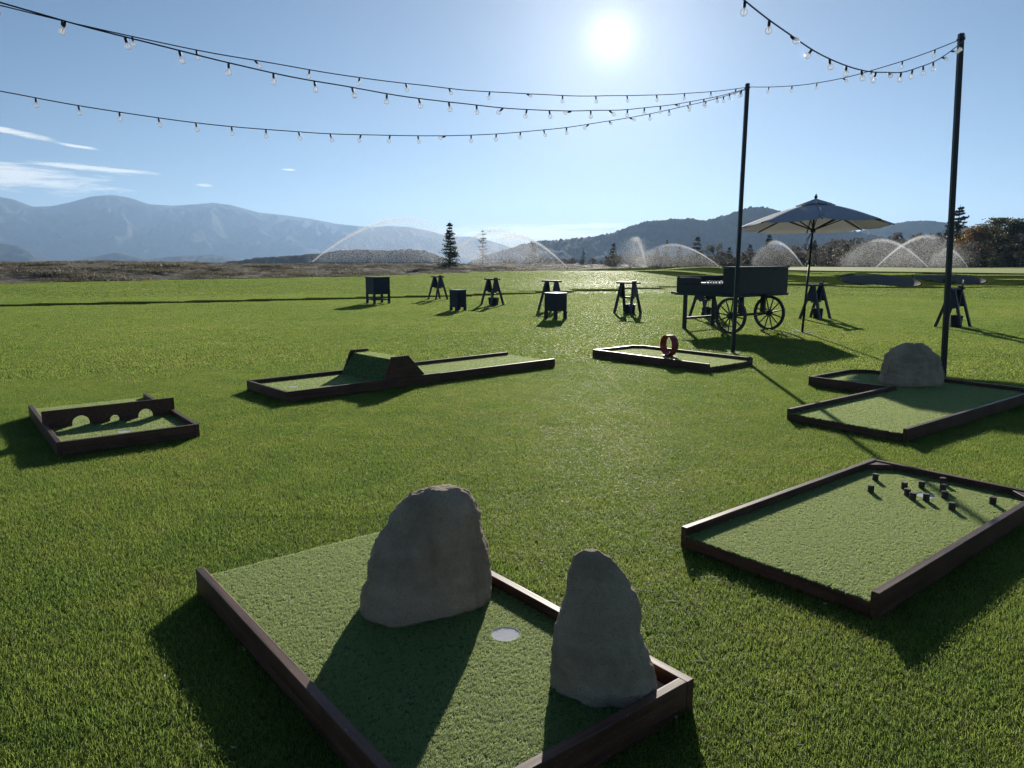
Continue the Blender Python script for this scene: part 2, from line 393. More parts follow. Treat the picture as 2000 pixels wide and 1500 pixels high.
def hgt(x, y, noise=True):
    x = np.asarray(x, float); y = np.asarray(y, float)
    r = np.hypot(x, y)
    d = seg_dist(x, y, ROUGH)
    azr = np.arctan2(x, y)
    amp = np.interp(np.degrees(azr), [-45, -33, -27, -20, -14, -8, 0, 8], [1.1, 1.2, 1.22, 1.0, .8, .75, .55, .2])
    z = amp * sstep(-2, 15, d) * (1 - sstep(22, 120, d) * 1.0)
    z = z - 30 * sstep(24, 260, d)
    # raised green complex to the right
    g = (.50 * sstep(41.0, 46.8, y) + .36 * np.clip((y - 46) / 22., 0, 1)) * sstep(14, 20.5, x) * (1 - sstep(70, 110, y)) * np.interp(x, [27, 38], [1, .85])
    z = z + g
    for bx, by, rx, ry, dep in BUNKERS:
        q = np.sqrt(((x - bx) / rx) ** 2 + ((y - by) / ry) ** 2)
        wq = 1 - sstep(.66, 1.0, q); z = z * (1 - wq) + np.minimum(dep, z) * wq + .05 * np.exp(-((q - 1.1) / .1) ** 2)
        z = z + .14 * np.exp(-((x - bx) / (rx * .75)) ** 2 - ((y - by - ry * 1.0) / .95) ** 2)
    z = z + .10 * sstep(30, 70, r) * np.sin(x * .11 + 1.) * np.sin(y * .09)
    # land beyond the treeline
    z = z - 25 * sstep(230, 600, r) * sstep(-12, 4, np.degrees(azr)) * 0.0
    z = z - 60 * sstep(330, 1500, r)
    if noise:
        nz = vnoise(x, y, .35) * .16 + vnoise(x, y, 1.3, 5.) * .22
        z = z + nz * sstep(0, 6, d)
    return z
def hz1(x, y): return float(hgt(np.array([x]), np.array([y]))[0])

az_f = np.radians(np.arange(-44, 44.01, .25)); az_b = np.radians(np.linspace(44, 316, 60)[1:-1])
azs = np.concatenate([az_f, az_b]); na = len(azs)
radii = np.concatenate([np.linspace(.4, 30, 14), np.arange(31, 66, .4), np.arange(66, 150, 1.0), np.geomspace(151, 420, 40), np.geomspace(440, 15000, 40)])
rr, aa = np.meshgrid(radii, azs, indexing='ij')
X, Y = rr * np.sin(aa), rr * np.cos(aa)
Z = hgt(X, Y)
V = np.stack([X, Y, Z], -1).reshape(-1, 3)
F = grid_faces(len(radii), na, True)
V = np.vstack([V, [[0, 0, 0]]])
cap = np.array([[j, len(V) - 1, len(V) - 1, (j + 1) % na] for j in range(na)])
me = np_mesh('ground', V, F[:, ::-1], M['lawn_ground'])
bm = bmesh.new(); bm.from_mesh(me); bm.verts.ensure_lookup_table()
try: bm.faces.new([bm.verts[j] for j in range(na)][::-1])
except Exception: pass
bm.normal_update(); bm.to_mesh(me); bm.free()
me.materials.append(M['rough_ground']); me.materials.append(M['valley_cover'])
pc = np.empty(len(me.polygons) * 3); me.polygons.foreach_get('center', pc); pc = pc.reshape(-1, 3)
dd = seg_dist(pc[:, 0], pc[:, 1], ROUGH) + vnoise(pc[:, 0], pc[:, 1], .5) * 1.2
rad = np.hypot(pc[:, 0], pc[:, 1])
mi = np.where(rad > 330, 2, np.where(dd > 0, 1, 0)).astype('i4'); me.polygons.foreach_set('material_index', mi)
me.polygons.foreach_set('use_smooth', [True] * len(me.polygons))
ground = link(bpy.data.objects.new('ground', me)); tag(ground, kind='structure')

# longer-cut grass beyond the mowing line: a sheet that stands proud, its edge in its own shade
EDGE = [(-40, 15.2), (-28, 19.2), (-16.6, 23.9), (-11, 26.3), (-6, 28.6), (-1, 31.2), (4, 36.0), (9, 42.0), (16, 46), (30, 53)]
def resample(P, n):
    P = np.array(P, float); s = np.r_[0, np.cumsum(np.hypot(*np.diff(P, axis=0).T))]
    t = np.linspace(0, s[-1], n); return np.stack([np.interp(t, s, P[:, 0]), np.interp(t, s, P[:, 1])], 1)
def mow_edge(P, fade_at, sm):
    C = resample(P, 400); k = np.ones(sm) / sm; h_ = sm // 2
    C[h_:-h_] = np.stack([np.convolve(C[:, 0], k, 'valid'), np.convolve(C[:, 1], k, 'valid')], 1)
    tg = np.gradient(C, axis=0); tg /= np.linalg.norm(tg, axis=1)[:, None]; nr_ = np.stack([-tg[:, 1], tg[:, 0]], 1)
    u_ = np.linspace(0, 1, 400); fade = (1 - sstep(fade_at, min(1., fade_at + .3), u_)) * (sstep(0, .15, u_) if fade_at > .7 else 1)
    rows = []
    for q, (dn, up) in enumerate([(0, -.03), (.0, .035), (.03, .058), (.2, .064), (1., .06), (3, .04), (7, .018), (12, -.03)]):
        if fade_at > .7: dn *= .12
        jit = .012 * rng.standard_normal(400) if q in (1, 2) else 0
        x = C[:, 0] + nr_[:, 0] * (dn + jit); y = C[:, 1] + nr_[:, 1] * (dn + jit)
        rows.append(np.stack([x, y, hgt(x, y, False) + (up * fade if up > 0 else up) - (0 if q == 0 else .02 * (1 - fade))], 1))
    me = np_mesh('rough_lawn', np.concatenate(rows), grid_faces(8, 400)[:, ::-1], M['lawn_ground'])
    tag(link(bpy.data.objects.new('rough_lawn', me)), kind='structure'); return C
Ec = mow_edge(EDGE, .50, 61)
mow_edge([(17.0, 43.5), (18.6, 40.9), (21.5, 39.6), (24.5, 40.0), (27.5, 41.2), (30, 43.0), (32.5, 45.5)], .72, 41)

# putting green and bunkers
th = np.linspace(0, 2 * math.pi, 96, endpoint=False); rs = np.linspace(0.01, 1, 40)
def blob_sheet(cx, cy_, rx, ry, rot, wob, up, name, m):
    q, t = np.meshgrid(rs, th, indexing='ij'); wv = 1 + wob * np.sin(2 * t + .6) + wob * .6 * np.sin(3 * t)
    a, b = q * wv * rx * np.cos(t), q * wv * ry * np.sin(t)
    x, y = cx + a * math.cos(rot) - b * math.sin(rot), cy_ + a * math.sin(rot) + b * math.cos(rot)
    z = hgt(x, y, False) + up
    me = np_mesh(name, np.stack([x, y, z], -1).reshape(-1, 3), grid_faces(40, 96, True), m)
    return tag(link(bpy.data.objects.new(name, me)), kind='structure')
blob_sheet(41, 57.5, 20.0, 9.6, R(-7), .05, .06, 'putting_green', M['green_turf'])
for bx, by, rx, ry, dep in BUNKERS: blob_sheet(bx, by, rx * .97, ry * .97, 0, .02, .045, 'sand_bunker', M['sand'])

# ------------------------------------------------------------------ mountains and hills
def az_of(px): return np.arctan2((np.asarray(px, float) - 1000) / FPX, math.cos(PITCH) + .168 * math.sin(PITCH))
def tan_el(px, py):
    o = []
    for a, b in zip(px, py):
        v = px_ray(a, b); o.append(v.z / math.hypot(v.x, v.y))
    return np.array(o)
def ridge(name, sky_pts, r0, rc, r1, zbase, m, spur, sfreq, rough, na=500, nr=90, azr=(-47, 47), label=None, fringe=0.0, seed=0.):
    px = np.array([p_[0] for p_ in sky_pts], float); py = np.array([p_[1] for p_ in sky_pts], float)
    pa = az_of(px); te = tan_el(px, py); az_ = np.linspace(R(azr[0]), R(azr[1]), na)
    tz = np.interp(az_, pa, te)
    kk = np.hanning(9); kk /= kk.sum(); tz = np.convolve(np.pad(tz, 4, 'edge'), kk, 'valid')
    zc = CAMH + tz * rc
    t = np.linspace(0, 1, nr); fr = (rc - r0) / (r1 - r0)
    rad_ = r0 + (r1 - r0) * t
    A, T = np.meshgrid(az_, rad_, indexing='xy')
    u = (T - r0) / (rc - r0)
    prof = np.where(u < 1, np.clip(u, 0, 1) ** 1.08, 1 - np.clip((T - rc) / (r1 - rc), 0, 1) ** 1.5)
    x, y = T * np.sin(A), T * np.cos(A)
    wx = vnoise(x, y, 1.3 / rc, seed) * .9
    xs, ys = x / rc * sfreq + wx * .6, y / rc * sfreq * .8 + wx * .5
    s1 = 1 - np.abs(vnoise(xs * .8 + ys * .35, ys * .55 - xs * .2, 1., seed + 3)) * 2
    s2 = 1 - np.abs(vnoise(xs * 2.1 + ys * .6, ys * 1.3 - xs * .5, 1., seed + 9)) * 2
    env = np.clip(u, 0, 1) * np.clip(1 - u, 0, 1) * 4; env = np.where(u > 1, 0, env)
    Zc = np.broadcast_to(zc - zbase, A.shape)
    z = zbase + Zc * prof + Zc * env * spur * (.65 * s1 + .35 * s2 - .35) + vnoise(x, y, 14. / rc, seed) * rough
    if fringe: z = z + fringe * np.abs(vnoise(x, y, 1 / 9., seed)) * np.clip(prof, 0, 1)
    me = np_mesh(name, np.stack([x, y, z], -1).reshape(-1, 3), grid_faces(nr, na), m)
    o = link(bpy.data.objects.new(name, me)); tag(o, label, None, None, 'structure'); return o
ridge('mountain_range', [(-300, 380), (-80, 372), (0, 382), (40, 390), (75, 404), (110, 403), (150, 395), (190, 384), (232, 381), (265, 387), (300, 399), (345, 402), (390, 399), (425, 396), (460, 401), (510, 415), (560, 420), (610, 427), (660, 437), (700, 441), (730, 444), (760, 441), (800, 443), (840, 451), (880, 462), (920, 462), (950, 468), (985, 478), (1020, 492), (1060, 506), (2300, 512)],
      5700, 8200, 10200, -60, M['mountain_cover'], .36, 30., 4., 700, 150, (-50, 12), 'long blue hazy mountain range', seed=2.)
ridge('foothills', [(-300, 478), (0, 474), (40, 480), (90, 505), (130, 512), (190, 500), (230, 492), (290, 505), (340, 500), (420, 497), (480, 508), (520, 514), (2300, 520)],
      3700, 4200, 5200, -60, M['mountain_cover'], .4, 40., 5., 500, 80, (-50, 0), 'low folded tan foothills below the mountain range', seed=11.)
ridge('wooded_knoll', [(300, 530), (415, 518), (450, 511), (520, 503), (580, 499), (625, 496), (660, 490), (700, 487), (760, 489), (800, 487), (830, 490), (860, 500), (890, 512), (940, 530)],
      740, 950, 1250, -50, M['hill_brush'], .15, 60., 1., 420, 60, (-28, 0), 'low dark brushy knoll behind the sprinklers', 2.2, 21.)
ridge('forested_hill', [(880, 530), (950, 500), (985, 489), (1020, 478), (1050, 471), (1090, 470), (1130, 466), (1190, 458), (1230, 442), (1262, 433), (1300, 430), (1345, 427), (1375, 431), (1410, 422), (1440, 411), (1468, 405), (1500, 408), (1540, 420), (1600, 440), (1680, 456), (1760, 470), (2300, 500)],
      1430, 1900, 2500, -60, M['hill_brush'], .07, 30., 1.5, 900, 90, (-8, 48), 'dark forested hill rising behind the cart', 7., 31.)
ridge('distant_hill', [(1500, 480), (1640, 462), (1690, 447), (1730, 438), (1770, 431), (1810, 430), (1850, 436), (1900, 447), (2000, 455), (2300, 460)],
      2050, 2600, 3200, -60, M['hill_brush'], .07, 30., 2., 400, 60, (16, 50), 'blue grey rounded hill right of the parasol', 4., 41.)
ridge('scrub_slope', [(1380, 520), (1460, 512), (1540, 500), (1600, 487), (1660, 478), (1720, 474), (1780, 472), (1830, 470), (1900, 462), (2000, 458), (2300, 455)],
      175, 300, 420, -1.0, M['hill_brush'], .1, 40., .3, 260, 40, (12, 50), 'brown scrub slope behind the treeline', .9, 51.)

# ------------------------------------------------------------------ geometry-node scattering
def hidden_collection(name, meshes):
    c = bpy.data.collections.new(name)
    for i, me in enumerate(meshes):
        c.objects.link(bpy.data.objects.new(name + '_piece', me))
    return c

def scatter_points(name, pts, rotz, scl, coll, kind='stuff', parent=None, label=None):
    """one object whose points carry instances of the meshes in coll"""
    me = bpy.data.meshes.new(name); n_ = len(pts)
    me.vertices.add(n_); me.vertices.foreach_set('co', np.asarray(pts, 'f4').ravel())
    a = me.attributes.new('rot', 'FLOAT_VECTOR', 'POINT'); r3 = np.zeros((n_, 3), 'f4'); r3[:, 2] = rotz; a.data.foreach_set('vector', r3.ravel())
    a = me.attributes.new('scl', 'FLOAT_VECTOR', 'POINT'); a.data.foreach_set('vector', np.asarray(scl, 'f4').ravel())
    o = link(bpy.data.objects.new(name, me), parent); tag(o, label, None, None, kind)
    ng = bpy.data.node_groups.new(name + '_nodes', 'GeometryNodeTree')
    ng.interface.new_socket('Geometry', in_out='INPUT', socket_type='NodeSocketGeometry'); ng.interface.new_socket('Geometry', in_out='OUTPUT', socket_type='NodeSocketGeometry')
    q = NT(ng); gi = q.new('NodeGroupInput'); go = q.new('NodeGroupOutput')
    m2p = q.new('GeometryNodeMeshToPoints'); q.l.new(gi.outputs[0], m2p.inputs[0])
    ci = q.new('GeometryNodeCollectionInfo'); ci.inputs[0].default_value = coll; ci.inputs['Separate Children'].default_value = True; ci.inputs['Reset Children'].default_value = True
    iop = q.new('GeometryNodeInstanceOnPoints'); q.l.new(m2p.outputs[0], iop.inputs['Points']); q.l.new(ci.outputs[0], iop.inputs['Instance'])
    iop.inputs['Pick Instance'].default_value = True
    na_ = q.new('GeometryNodeInputNamedAttribute', data_type='FLOAT_VECTOR'); na_.inputs[0].default_value = 'rot'
    nb_ = q.new('GeometryNodeInputNamedAttribute', data_type='FLOAT_VECTOR'); nb_.inputs[0].default_value = 'scl'
    q.l.new(na_.outputs[0], iop.inputs['Rotation']); q.l.new(nb_.outputs[0], iop.inputs['Scale'])
    q.l.new(iop.outputs[0], go.inputs[0])
    md = o.modifiers.new('scatter', 'NODES'); md.node_group = ng; return o

def blade_mesh(name, n_, size, h0, h1, w0, w1, lean, m, rnd, patchy=0.0, curl=.5):
    """n_ curved blades over a size x size patch; 3 triangles each"""
    px_ = rnd.uniform(-size / 2, size / 2, (n_, 2)); a = rnd.uniform(0, 2 * math.pi, n_)
    h = rnd.uniform(h0, h1, n_) * rnd.choice([1, 1, 1, .6, 1.15], n_); wd = rnd.uniform(w0, w1, n_)
    ln = np.abs(rnd.normal(0, lean, n_)); la = rnd.uniform(0, 2 * math.pi, n_)
    dx, dy = np.cos(la), np.sin(la); sx, sy = np.cos(a), np.sin(a)
    hm = h * .55; om = h * ln * .4; ot = h * ln * (1 + curl)
    zt = h * np.sqrt(np.clip(1 - (ln * .55) ** 2, .15, 1))
    V_ = np.zeros((n_, 5, 3), 'f4')
    for i, s_ in ((0, -1), (1, 1)):
        V_[:, i, 0] = px_[:, 0] + s_ * sx * wd / 2; V_[:, i, 1] = px_[:, 1] + s_ * sy * wd / 2; V_[:, i, 2] = -.004
    for i, s_ in ((2, -1), (3, 1)):
        V_[:, i, 0] = px_[:, 0] + dx * om + s_ * sx * wd * .42; V_[:, i, 1] = px_[:, 1] + dy * om + s_ * sy * wd * .42; V_[:, i, 2] = hm
    V_[:, 4, 0] = px_[:, 0] + dx * ot; V_[:, 4, 1] = px_[:, 1] + dy * ot; V_[:, 4, 2] = zt
    b = np.arange(n_)[:, None] * 5
    F_ = np.concatenate([b + [0, 1, 3], b + [0, 3, 2], b + [2, 3, 4]])
    return np_mesh(name, V_.reshape(-1, 3), F_, m, smooth=False)

# lawn: turf patches laid edge to edge, larger ones further off
gr = np.random.default_rng(3)
turf_near = hidden_collection('turf_near', [blade_mesh('turf', 8200, .50, .014, .026, .0013, .0024, .8, M['grass_blade'], gr) for _ in range(4)])
turf_far = hidden_collection('turf_far', [blade_mesh('turf', 3400, .50, .016, .028, .0026, .0046, .7, M['grass_blade'], gr) for _ in range(3)])
def in_view(x, y, m_=3.0): return np.abs(x) < .74 * y + m_
def lawn_ok(x, y):
    ok = seg_dist(x, y, ROUGH) < -.3
    ok &= ~((((x - 41) / 19.6) ** 2 + ((y - 57.5) / 9.6) ** 2) < 1.0)
    for bx, by, rx, ry, dep in BUNKERS: ok &= (((x - bx) / rx) ** 2 + ((y - by) / ry) ** 2) > 1.0
    return ok
def lay(step, r0, r1, zs, coll, name, xs):
    g = np.arange(-r1, r1, step); gx, gy = np.meshgrid(g, np.arange(.4, r1, step)); gx, gy = gx.ravel(), gy.ravel()
    k_ = (np.hypot(gx, gy) < r1) & (np.hypot(gx, gy) >= r0) & in_view(gx, gy); gx, gy = gx[k_], gy[k_]
    k_ = lawn_ok(gx, gy); gx, gy = gx[k_], gy[k_]
    dE = seg_dist(gx, gy, Ec[::8]); fd = np.interp(gx, Ec[:, 0], 1 - sstep(.50, .80, np.linspace(0, 1, 400)))
    k_ = ~((dE > 0) & (dE < step * .5) & (fd > .05)); gx, gy, dE, fd = gx[k_], gy[k_], dE[k_], fd[k_]
    up = np.where(dE > 0, np.interp(dE, [0, .2, 1, 3, 7, 12], [.058, .064, .06, .04, .018, 0]), 0) * fd
    z_ = hgt(gx, gy, False) + up
    sl = np.stack([np.full(len(gx), xs), np.full(len(gx), xs), gr.uniform(.85, 1.15, len(gx)) * zs], 1)
    scatter_points(name, np.stack([gx, gy, z_], 1), gr.integers(0, 4, len(gx)) * math.pi / 2, sl, coll)
lay(.5, 0, 11, 1., turf_near, 'lawn_grass', 1.)
lay(.9, 10.5, 34.5, 1.15, turf_far, 'lawn_grass', 1.8)
lay(2.6, 33, 105, 1.6, turf_far, 'lawn_grass', 5.2)

# rough tussocks on the mound
tuft = hidden_collection('tussock', [blade_mesh('tussock', 150, .8, .04, .13, .012, .03, 1.5, M['rough_tuft'], gr) for _ in range(4)])
pts = []
while len(pts) < 22000:
    px_, d_ = gr.uniform(-120, 1230), gr.uniform(28, 175)
    a_ = float(az_of(px_)); x, y = d_ * math.sin(a_), d_ * math.cos(a_)
    pts.append((x, y))
P = np.array(pts); dR = seg_dist(P[:, 0], P[:, 1], ROUGH); P = P[(dR > -.1) & (dR < 34)]
zs = hgt(P[:, 0], P[:, 1]); s_ = gr.uniform(.6, 1.7, len(P)); cl = np.clip(vnoise(P[:, 0], P[:, 1], .22, 8.) * 1.6 + .75, .25, 1.5); s_ *= cl
scatter_points('rough_tussocks', np.stack([P[:, 0], P[:, 1], zs - .02], 1), gr.uniform(0, 6.28, len(P)), np.stack([s_ * 1.3, s_ * 1.3, s_], 1), tuft)

# ------------------------------------------------------------------ mini golf holes
CARP, RAILZ, TH = .075, .120, .036
pile = hidden_collection('pile', [blade_mesh('pile', 12, .014, .0045, .0080, .0011, .0019, .85, M['carpet_pile'], gr) for _ in range(4)])
pile_far = hidden_collection('pile_far', [blade_mesh('pile', 14, .028, .006, .0100, .0020, .0034, .85, M['carpet_pile'], gr) for _ in range(4)])

def carpet_nodes(o, coll, density, seed):
    ng = bpy.data.node_groups.new('pile_nodes', 'GeometryNodeTree')
    ng.interface.new_socket('Geometry', in_out='INPUT', socket_type='NodeSocketGeometry'); ng.interface.new_socket('Geometry', in_out='OUTPUT', socket_type='NodeSocketGeometry')
    q = NT(ng); gi = q.new('NodeGroupInput'); go = q.new('NodeGroupOutput')
    dp = q.new('GeometryNodeDistributePointsOnFaces'); q.l.new(gi.outputs[0], dp.inputs[0]); dp.inputs['Density'].default_value = density; dp.inputs['Seed'].default_value = seed
    nz = q.new('GeometryNodeInputNormal'); sp = q.new('ShaderNodeSeparateXYZ'); q.l.new(nz.outputs[0], sp.inputs[0])
    cmpn = q.new('FunctionNodeCompare', operation='GREATER_THAN'); q.l.new(sp.outputs[2], cmpn.inputs[0]); cmpn.inputs[1].default_value = .2
    q.l.new(cmpn.outputs[0], dp.inputs['Selection'])
    ci = q.new('GeometryNodeCollectionInfo'); ci.inputs[0].default_value = coll; ci.inputs['Separate Children'].default_value = True; ci.inputs['Reset Children'].default_value = True
    iop = q.new('GeometryNodeInstanceOnPoints'); q.l.new(dp.outputs[0], iop.inputs['Points']); q.l.new(ci.outputs[0], iop.inputs['Instance']); iop.inputs['Pick Instance'].default_value = True
    ra = q.new('FunctionNodeRandomValue', data_type='FLOAT'); ra.inputs[3].default_value = 6.283
    ro = q.new('FunctionNodeRotateRotation', rotation_space='LOCAL'); q.l.new(dp.outputs['Rotation'], ro.inputs[0])
    az_ = q.new('FunctionNodeAxisAngleToRotation'); az_.inputs[0].default_value = (0, 0, 1); q.l.new(ra.outputs[1], az_.inputs[1]); q.l.new(az_.outputs[0], ro.inputs[1])
    q.l.new(ro.outputs[0], iop.inputs['Rotation'])
    q.l.new(iop.outputs[0], go.inputs[0])
    md = o.modifiers.new('pile', 'NODES'); md.node_group = ng

def turf_sheet(root, poly, hole=None, near=True, seed=1):
    """carpet on a deck with a real opening for the cup"""
    bm = bmesh.new(); vs = [bm.verts.new((x, y, CARP)) for x, y in poly]; es = [bm.edges.new((vs[i], vs[(i + 1) % len(vs)])) for i in range(len(vs))]
    if hole:
        cx, cy_, r_ = hole; hv = [bm.verts.new((cx + r_ * math.cos(t), cy_ + r_ * math.sin(t), CARP)) for t in np.linspace(0, 2 * math.pi, 28, endpoint=False)]
        es += [bm.edges.new((hv[i], hv[(i + 1) % 28])) for i in range(28)]
    bmesh.ops.triangle_fill(bm, edges=es, use_beauty=True, use_dissolve=False, normal=(0, 0, 1))
    if hole:
        bad = [f for f in bm.faces if (f.calc_center_median().xy - Vector(hole[:2])).length < hole[2] * .95]
        bmesh.ops.delete(bm, geom=bad, context='FACES_ONLY')
    for f in bm.faces:
        f.normal_update()
        if f.normal.z < 0: f.normal_flip()
    ex = bmesh.ops.extrude_face_region(bm, geom=bm.faces[:])
    low = [g for g in ex['geom'] if isinstance(g, bmesh.types.BMVert)]
    for v in low: v.co.z -= .012
    bmesh.ops.recalc_face_normals(bm, faces=bm.faces)
    me = bpy.data.meshes.new('putting_turf'); bm.to_mesh(me); bm.free(); me.materials.append(M['carpet_backing'])
    o = link(bpy.data.objects.new('putting_turf', me), root)
    pl_ = tag(link(bpy.data.objects.new('turf_pile', me), root), kind='stuff')
    carpet_nodes(pl_, pile if near else pile_far, 22000 if near else 6000, seed)
    if hole:
        cx, cy_, r_ = hole
        c = MB().lathe([(r_ * 1.02, -.020), (r_ * 1.02, .003), (r_ * .97, .003), (r_ * .95, .0008), (r_ * .35, .0007), (.004, .0006)], 28, (cx, cy_, CARP))
        cup = c.build('cup', M['white_plastic'], root, smooth=False)
    return o

def board(root, name, p0, p1, z0, z1, th, m, side=1, dz=0.0):
    """board standing on the line p0-p1, its thickness to the left (side=1) of that direction"""
    d = Vector((p1[0] - p0[0], p1[1] - p0[1])); L = d.length; ang = math.atan2(d.y, d.x)
    b = MB(); y0, y1 = (0, th) if side > 0 else (-th, 0)
    b.box((0, y0, z0), (L, y1, z1 + dz))
    return b.build(name, m, root, bevel=.0025, loc=(p0[0], p0[1], 0), rot=(0, 0, ang))

def hole_root(name, o, el_, label, group='mini golf holes on the lawn'):
    """local x runs along el_, local y to its left"""
    return empty(name, (o[0], o[1], 0), math.atan2(el_[1], el_[0]), label, 'mini golf', group)
RW = M['rail_wood']

def corner_block(root, a, b, c, z=.112):
    MB().prism([a, b, c], .02, z).build('corner_block', RW, root, bevel=.002)

# 1: foreground hole with two boulders. local x: front -> back, local y: right -> left
L1, W1 = 1.96, 1.04
h1 = hole_root('mini_golf_hole', (.61, 2.27), (-.626, .78), 'mini golf hole with two boulders and a pale cup, open at its far end')
board(h1, 'rail', (0, W1), (L1 + .01, W1), 0, RAILZ, TH, RW, -1)             # left
board(h1, 'rail', (0, 0), (L1, 0), 0, RAILZ, TH, RW, 1, -.001)               # right
board(h1, 'rail', (0, TH + .001), (0, W1 - TH - .001), 0, RAILZ, TH, RW, -1, .001)   # front
board(h1, 'skirt', (L1, TH + .001), (L1, W1 - TH - .001), 0, CARP - .013, .02, RW, 1)
turf_sheet(h1, [(TH + .002 + .20, TH + .002), (L1, TH + .002), (L1, W1 - TH - .002), (TH + .002, W1 - TH - .002), (TH + .002, TH + .202)], (.69, .26, .057), True, 1)
board(h1, 'deflector_board', (TH + .202, TH + .003), (TH + .003, TH + .202), 0, .105, .015, RW, 1)
MB().prism([(TH + .004, TH + .012), (TH + .172, TH + .012), (TH + .004, TH + .172)], .05, .075).build('corner_shelf', M['pale_wood'], h1, bevel=.001)

# 2: pegs
L2, W2 = 2.14, 1.03
h2 = hole_root('mini_golf_hole', (1.54, 2.90), (.775, .632), 'mini golf hole with a cluster of short round pegs around its cup')
def to_local(root, x, y):
    dx, dy = x - root.location.x, y - root.location.y; a = root.rotation_euler.z
    return dx * math.cos(a) + dy * math.sin(a), -dx * math.sin(a) + dy * math.cos(a)
board(h2, 'rail', (0, W2), (L2, W2), 0, RAILZ, TH, RW, -1)
board(h2, 'rail', (0, 0), (L2, 0), 0, RAILZ, TH, RW, 1, .001)
board(h2, 'rail', (L2, TH + .001), (L2, W2 - TH - .001), 0, RAILZ, TH, RW, 1, -.001)
board(h2, 'skirt', (0, TH + .001), (0, W2 - TH - .001), 0, CARP - .004, .022, RW, -1)
PEGS = [(2.38, 4.66), (2.23, 4.41), (2.47, 4.47), (2.42, 4.34), (2.41, 4.26), (2.48, 4.24), (2.59, 4.49), (2.77, 4.57), (2.69, 4.43), (2.62, 4.29), (2.54, 4.08), (2.84, 4.18)]
cl2 = to_local(h2, 2.535, 4.345)
c_ = .13
turf_sheet(h2, [(.001, TH + .002), (L2 - TH - c_, TH + .002), (L2 - TH - .002, TH + c_), (L2 - TH - .002, W2 - TH - c_), (L2 - TH - c_, W2 - TH - .002), (.001, W2 - TH - .002)], (*cl2, .057), True, 2)
for s_ in (0, 1):
    y0 = TH + .002 if s_ == 0 else W2 - TH - .002; y1 = TH + c_ if s_ == 0 else W2 - TH - c_
    corner_block(h2, (L2 - TH - .002, y0), (L2 - TH - c_, y0), (L2 - TH - .002, y1))
peg_me = MB().lathe([(.0175, 0), (.0185, .003), (.0185, .046), (.0165, .049)], 14).mesh('peg', M['peg_wood'])
for (x, y) in PEGS:
    lx, ly = to_local(h2, x, y); p_ = link(bpy.data.objects.new('peg', peg_me), h2); p_.location = (lx, ly, CARP - .002); p_.rotation_euler = (0, 0, random.uniform(0, 6))

# 3: L-shaped hole with a boulder at its bend
h3 = hole_root('mini_golf_hole', (3.27, 5.95), (.79, .613), 'angled mini golf hole with one boulder at its bend, by the near light pole')
W3, A0, A1, L3 = 1.10, 1.98, 2.05, 3.10      # local y grows to the left: main strip 0..W3, side arm W3..A1
board(h3, 'rail', (0, 0), (L3 - .16, 0), 0, RAILZ, TH, RW, 1)
board(h3, 'rail', (0, W3), (A0 + .12, W3), 0, RAILZ, TH, RW, -1, .001)
board(h3, 'skirt', (0, TH + .001), (0, W3 - TH - .001), 0, CARP - .004, .022, RW, -1)
board(h3, 'rail', (A0, W3 + .001), (A0, A1), 0, RAILZ, TH, RW, -1, -.001)
board(h3, 'rail', (A0 + TH + .001, A1), (L3 - .2, A1), 0, RAILZ, TH, RW, -1)
board(h3, 'rail', (L3 - .2, A1), (L3, A1 - .2), 0, RAILZ, TH, RW, -1, .001)
board(h3, 'rail', (L3, .16), (L3, A1 - .2), 0, RAILZ, TH, RW, 1)
board(h3, 'rail', (L3 - .16, 0), (L3, .16), 0, RAILZ, TH, RW, 1, .002)
e_ = TH + .002
turf_sheet(h3, [(.001, e_), (L3 - .16, e_), (L3 - e_, .17), (L3 - e_, A1 - .21), (L3 - .21, A1 - e_), (A0 + e_, A1 - e_), (A0 + e_, W3 - e_), (.001, W3 - e_)], (2.42, 1.72, .057), False, 3)

# 4: long hole with a ramp
h4 = hole_root('mini_golf_hole', (-2.39, 7.69), (.742, .671), 'long narrow mini golf hole with a steep humped ramp midway')
L4, W4 = 4.05, 1.04
board(h4, 'rail', (0, 0), (2.02, 0), 0, RAILZ, TH, RW, 1)
board(h4, 'rail', (2.023, 0), (L4, 0), 0, RAILZ, TH, RW, 1, -.004)
board(h4, 'rail', (0, W4), (2.02, W4), 0, RAILZ, TH, RW, -1, .001)
board(h4, 'rail', (2.023, W4), (L4, W4), 0, RAILZ, TH, RW, -1)
board(h4, 'rail', (0, TH + .001), (0, W4 - TH - .001), 0, RAILZ, TH, RW, -1, -.001)
board(h4, 'skirt', (L4, TH + .001), (L4, W4 - TH - .001), 0, CARP - .004, .022, RW, 1)
turf_sheet(h4, [(e_, e_), (L4, e_), (L4, W4 - e_), (e_, W4 - e_)], (.33, .52, .057), False, 4)
ramp = MB()
prof = [(1.20, CARP - .004), (1.375, .335), (1.565, .335), (1.84, CARP - .004)]
y0, y1 = .064, W4 - .064
ramp.add([(u, y, z) for y in (y0, y1) for u, z in prof], [(0, 1, 5, 4), (1, 2, 6, 5), (2, 3, 7, 6), (3, 0, 4, 7), (3, 2, 1, 0), (4, 5, 6, 7)])
rp = ramp.build('ramp', M['carpet_backing'], h4); pl_ = tag(link(bpy.data.objects.new('turf_pile', rp.data), rp), kind='stuff'); carpet_nodes(pl_, pile_far, 6000, 9)
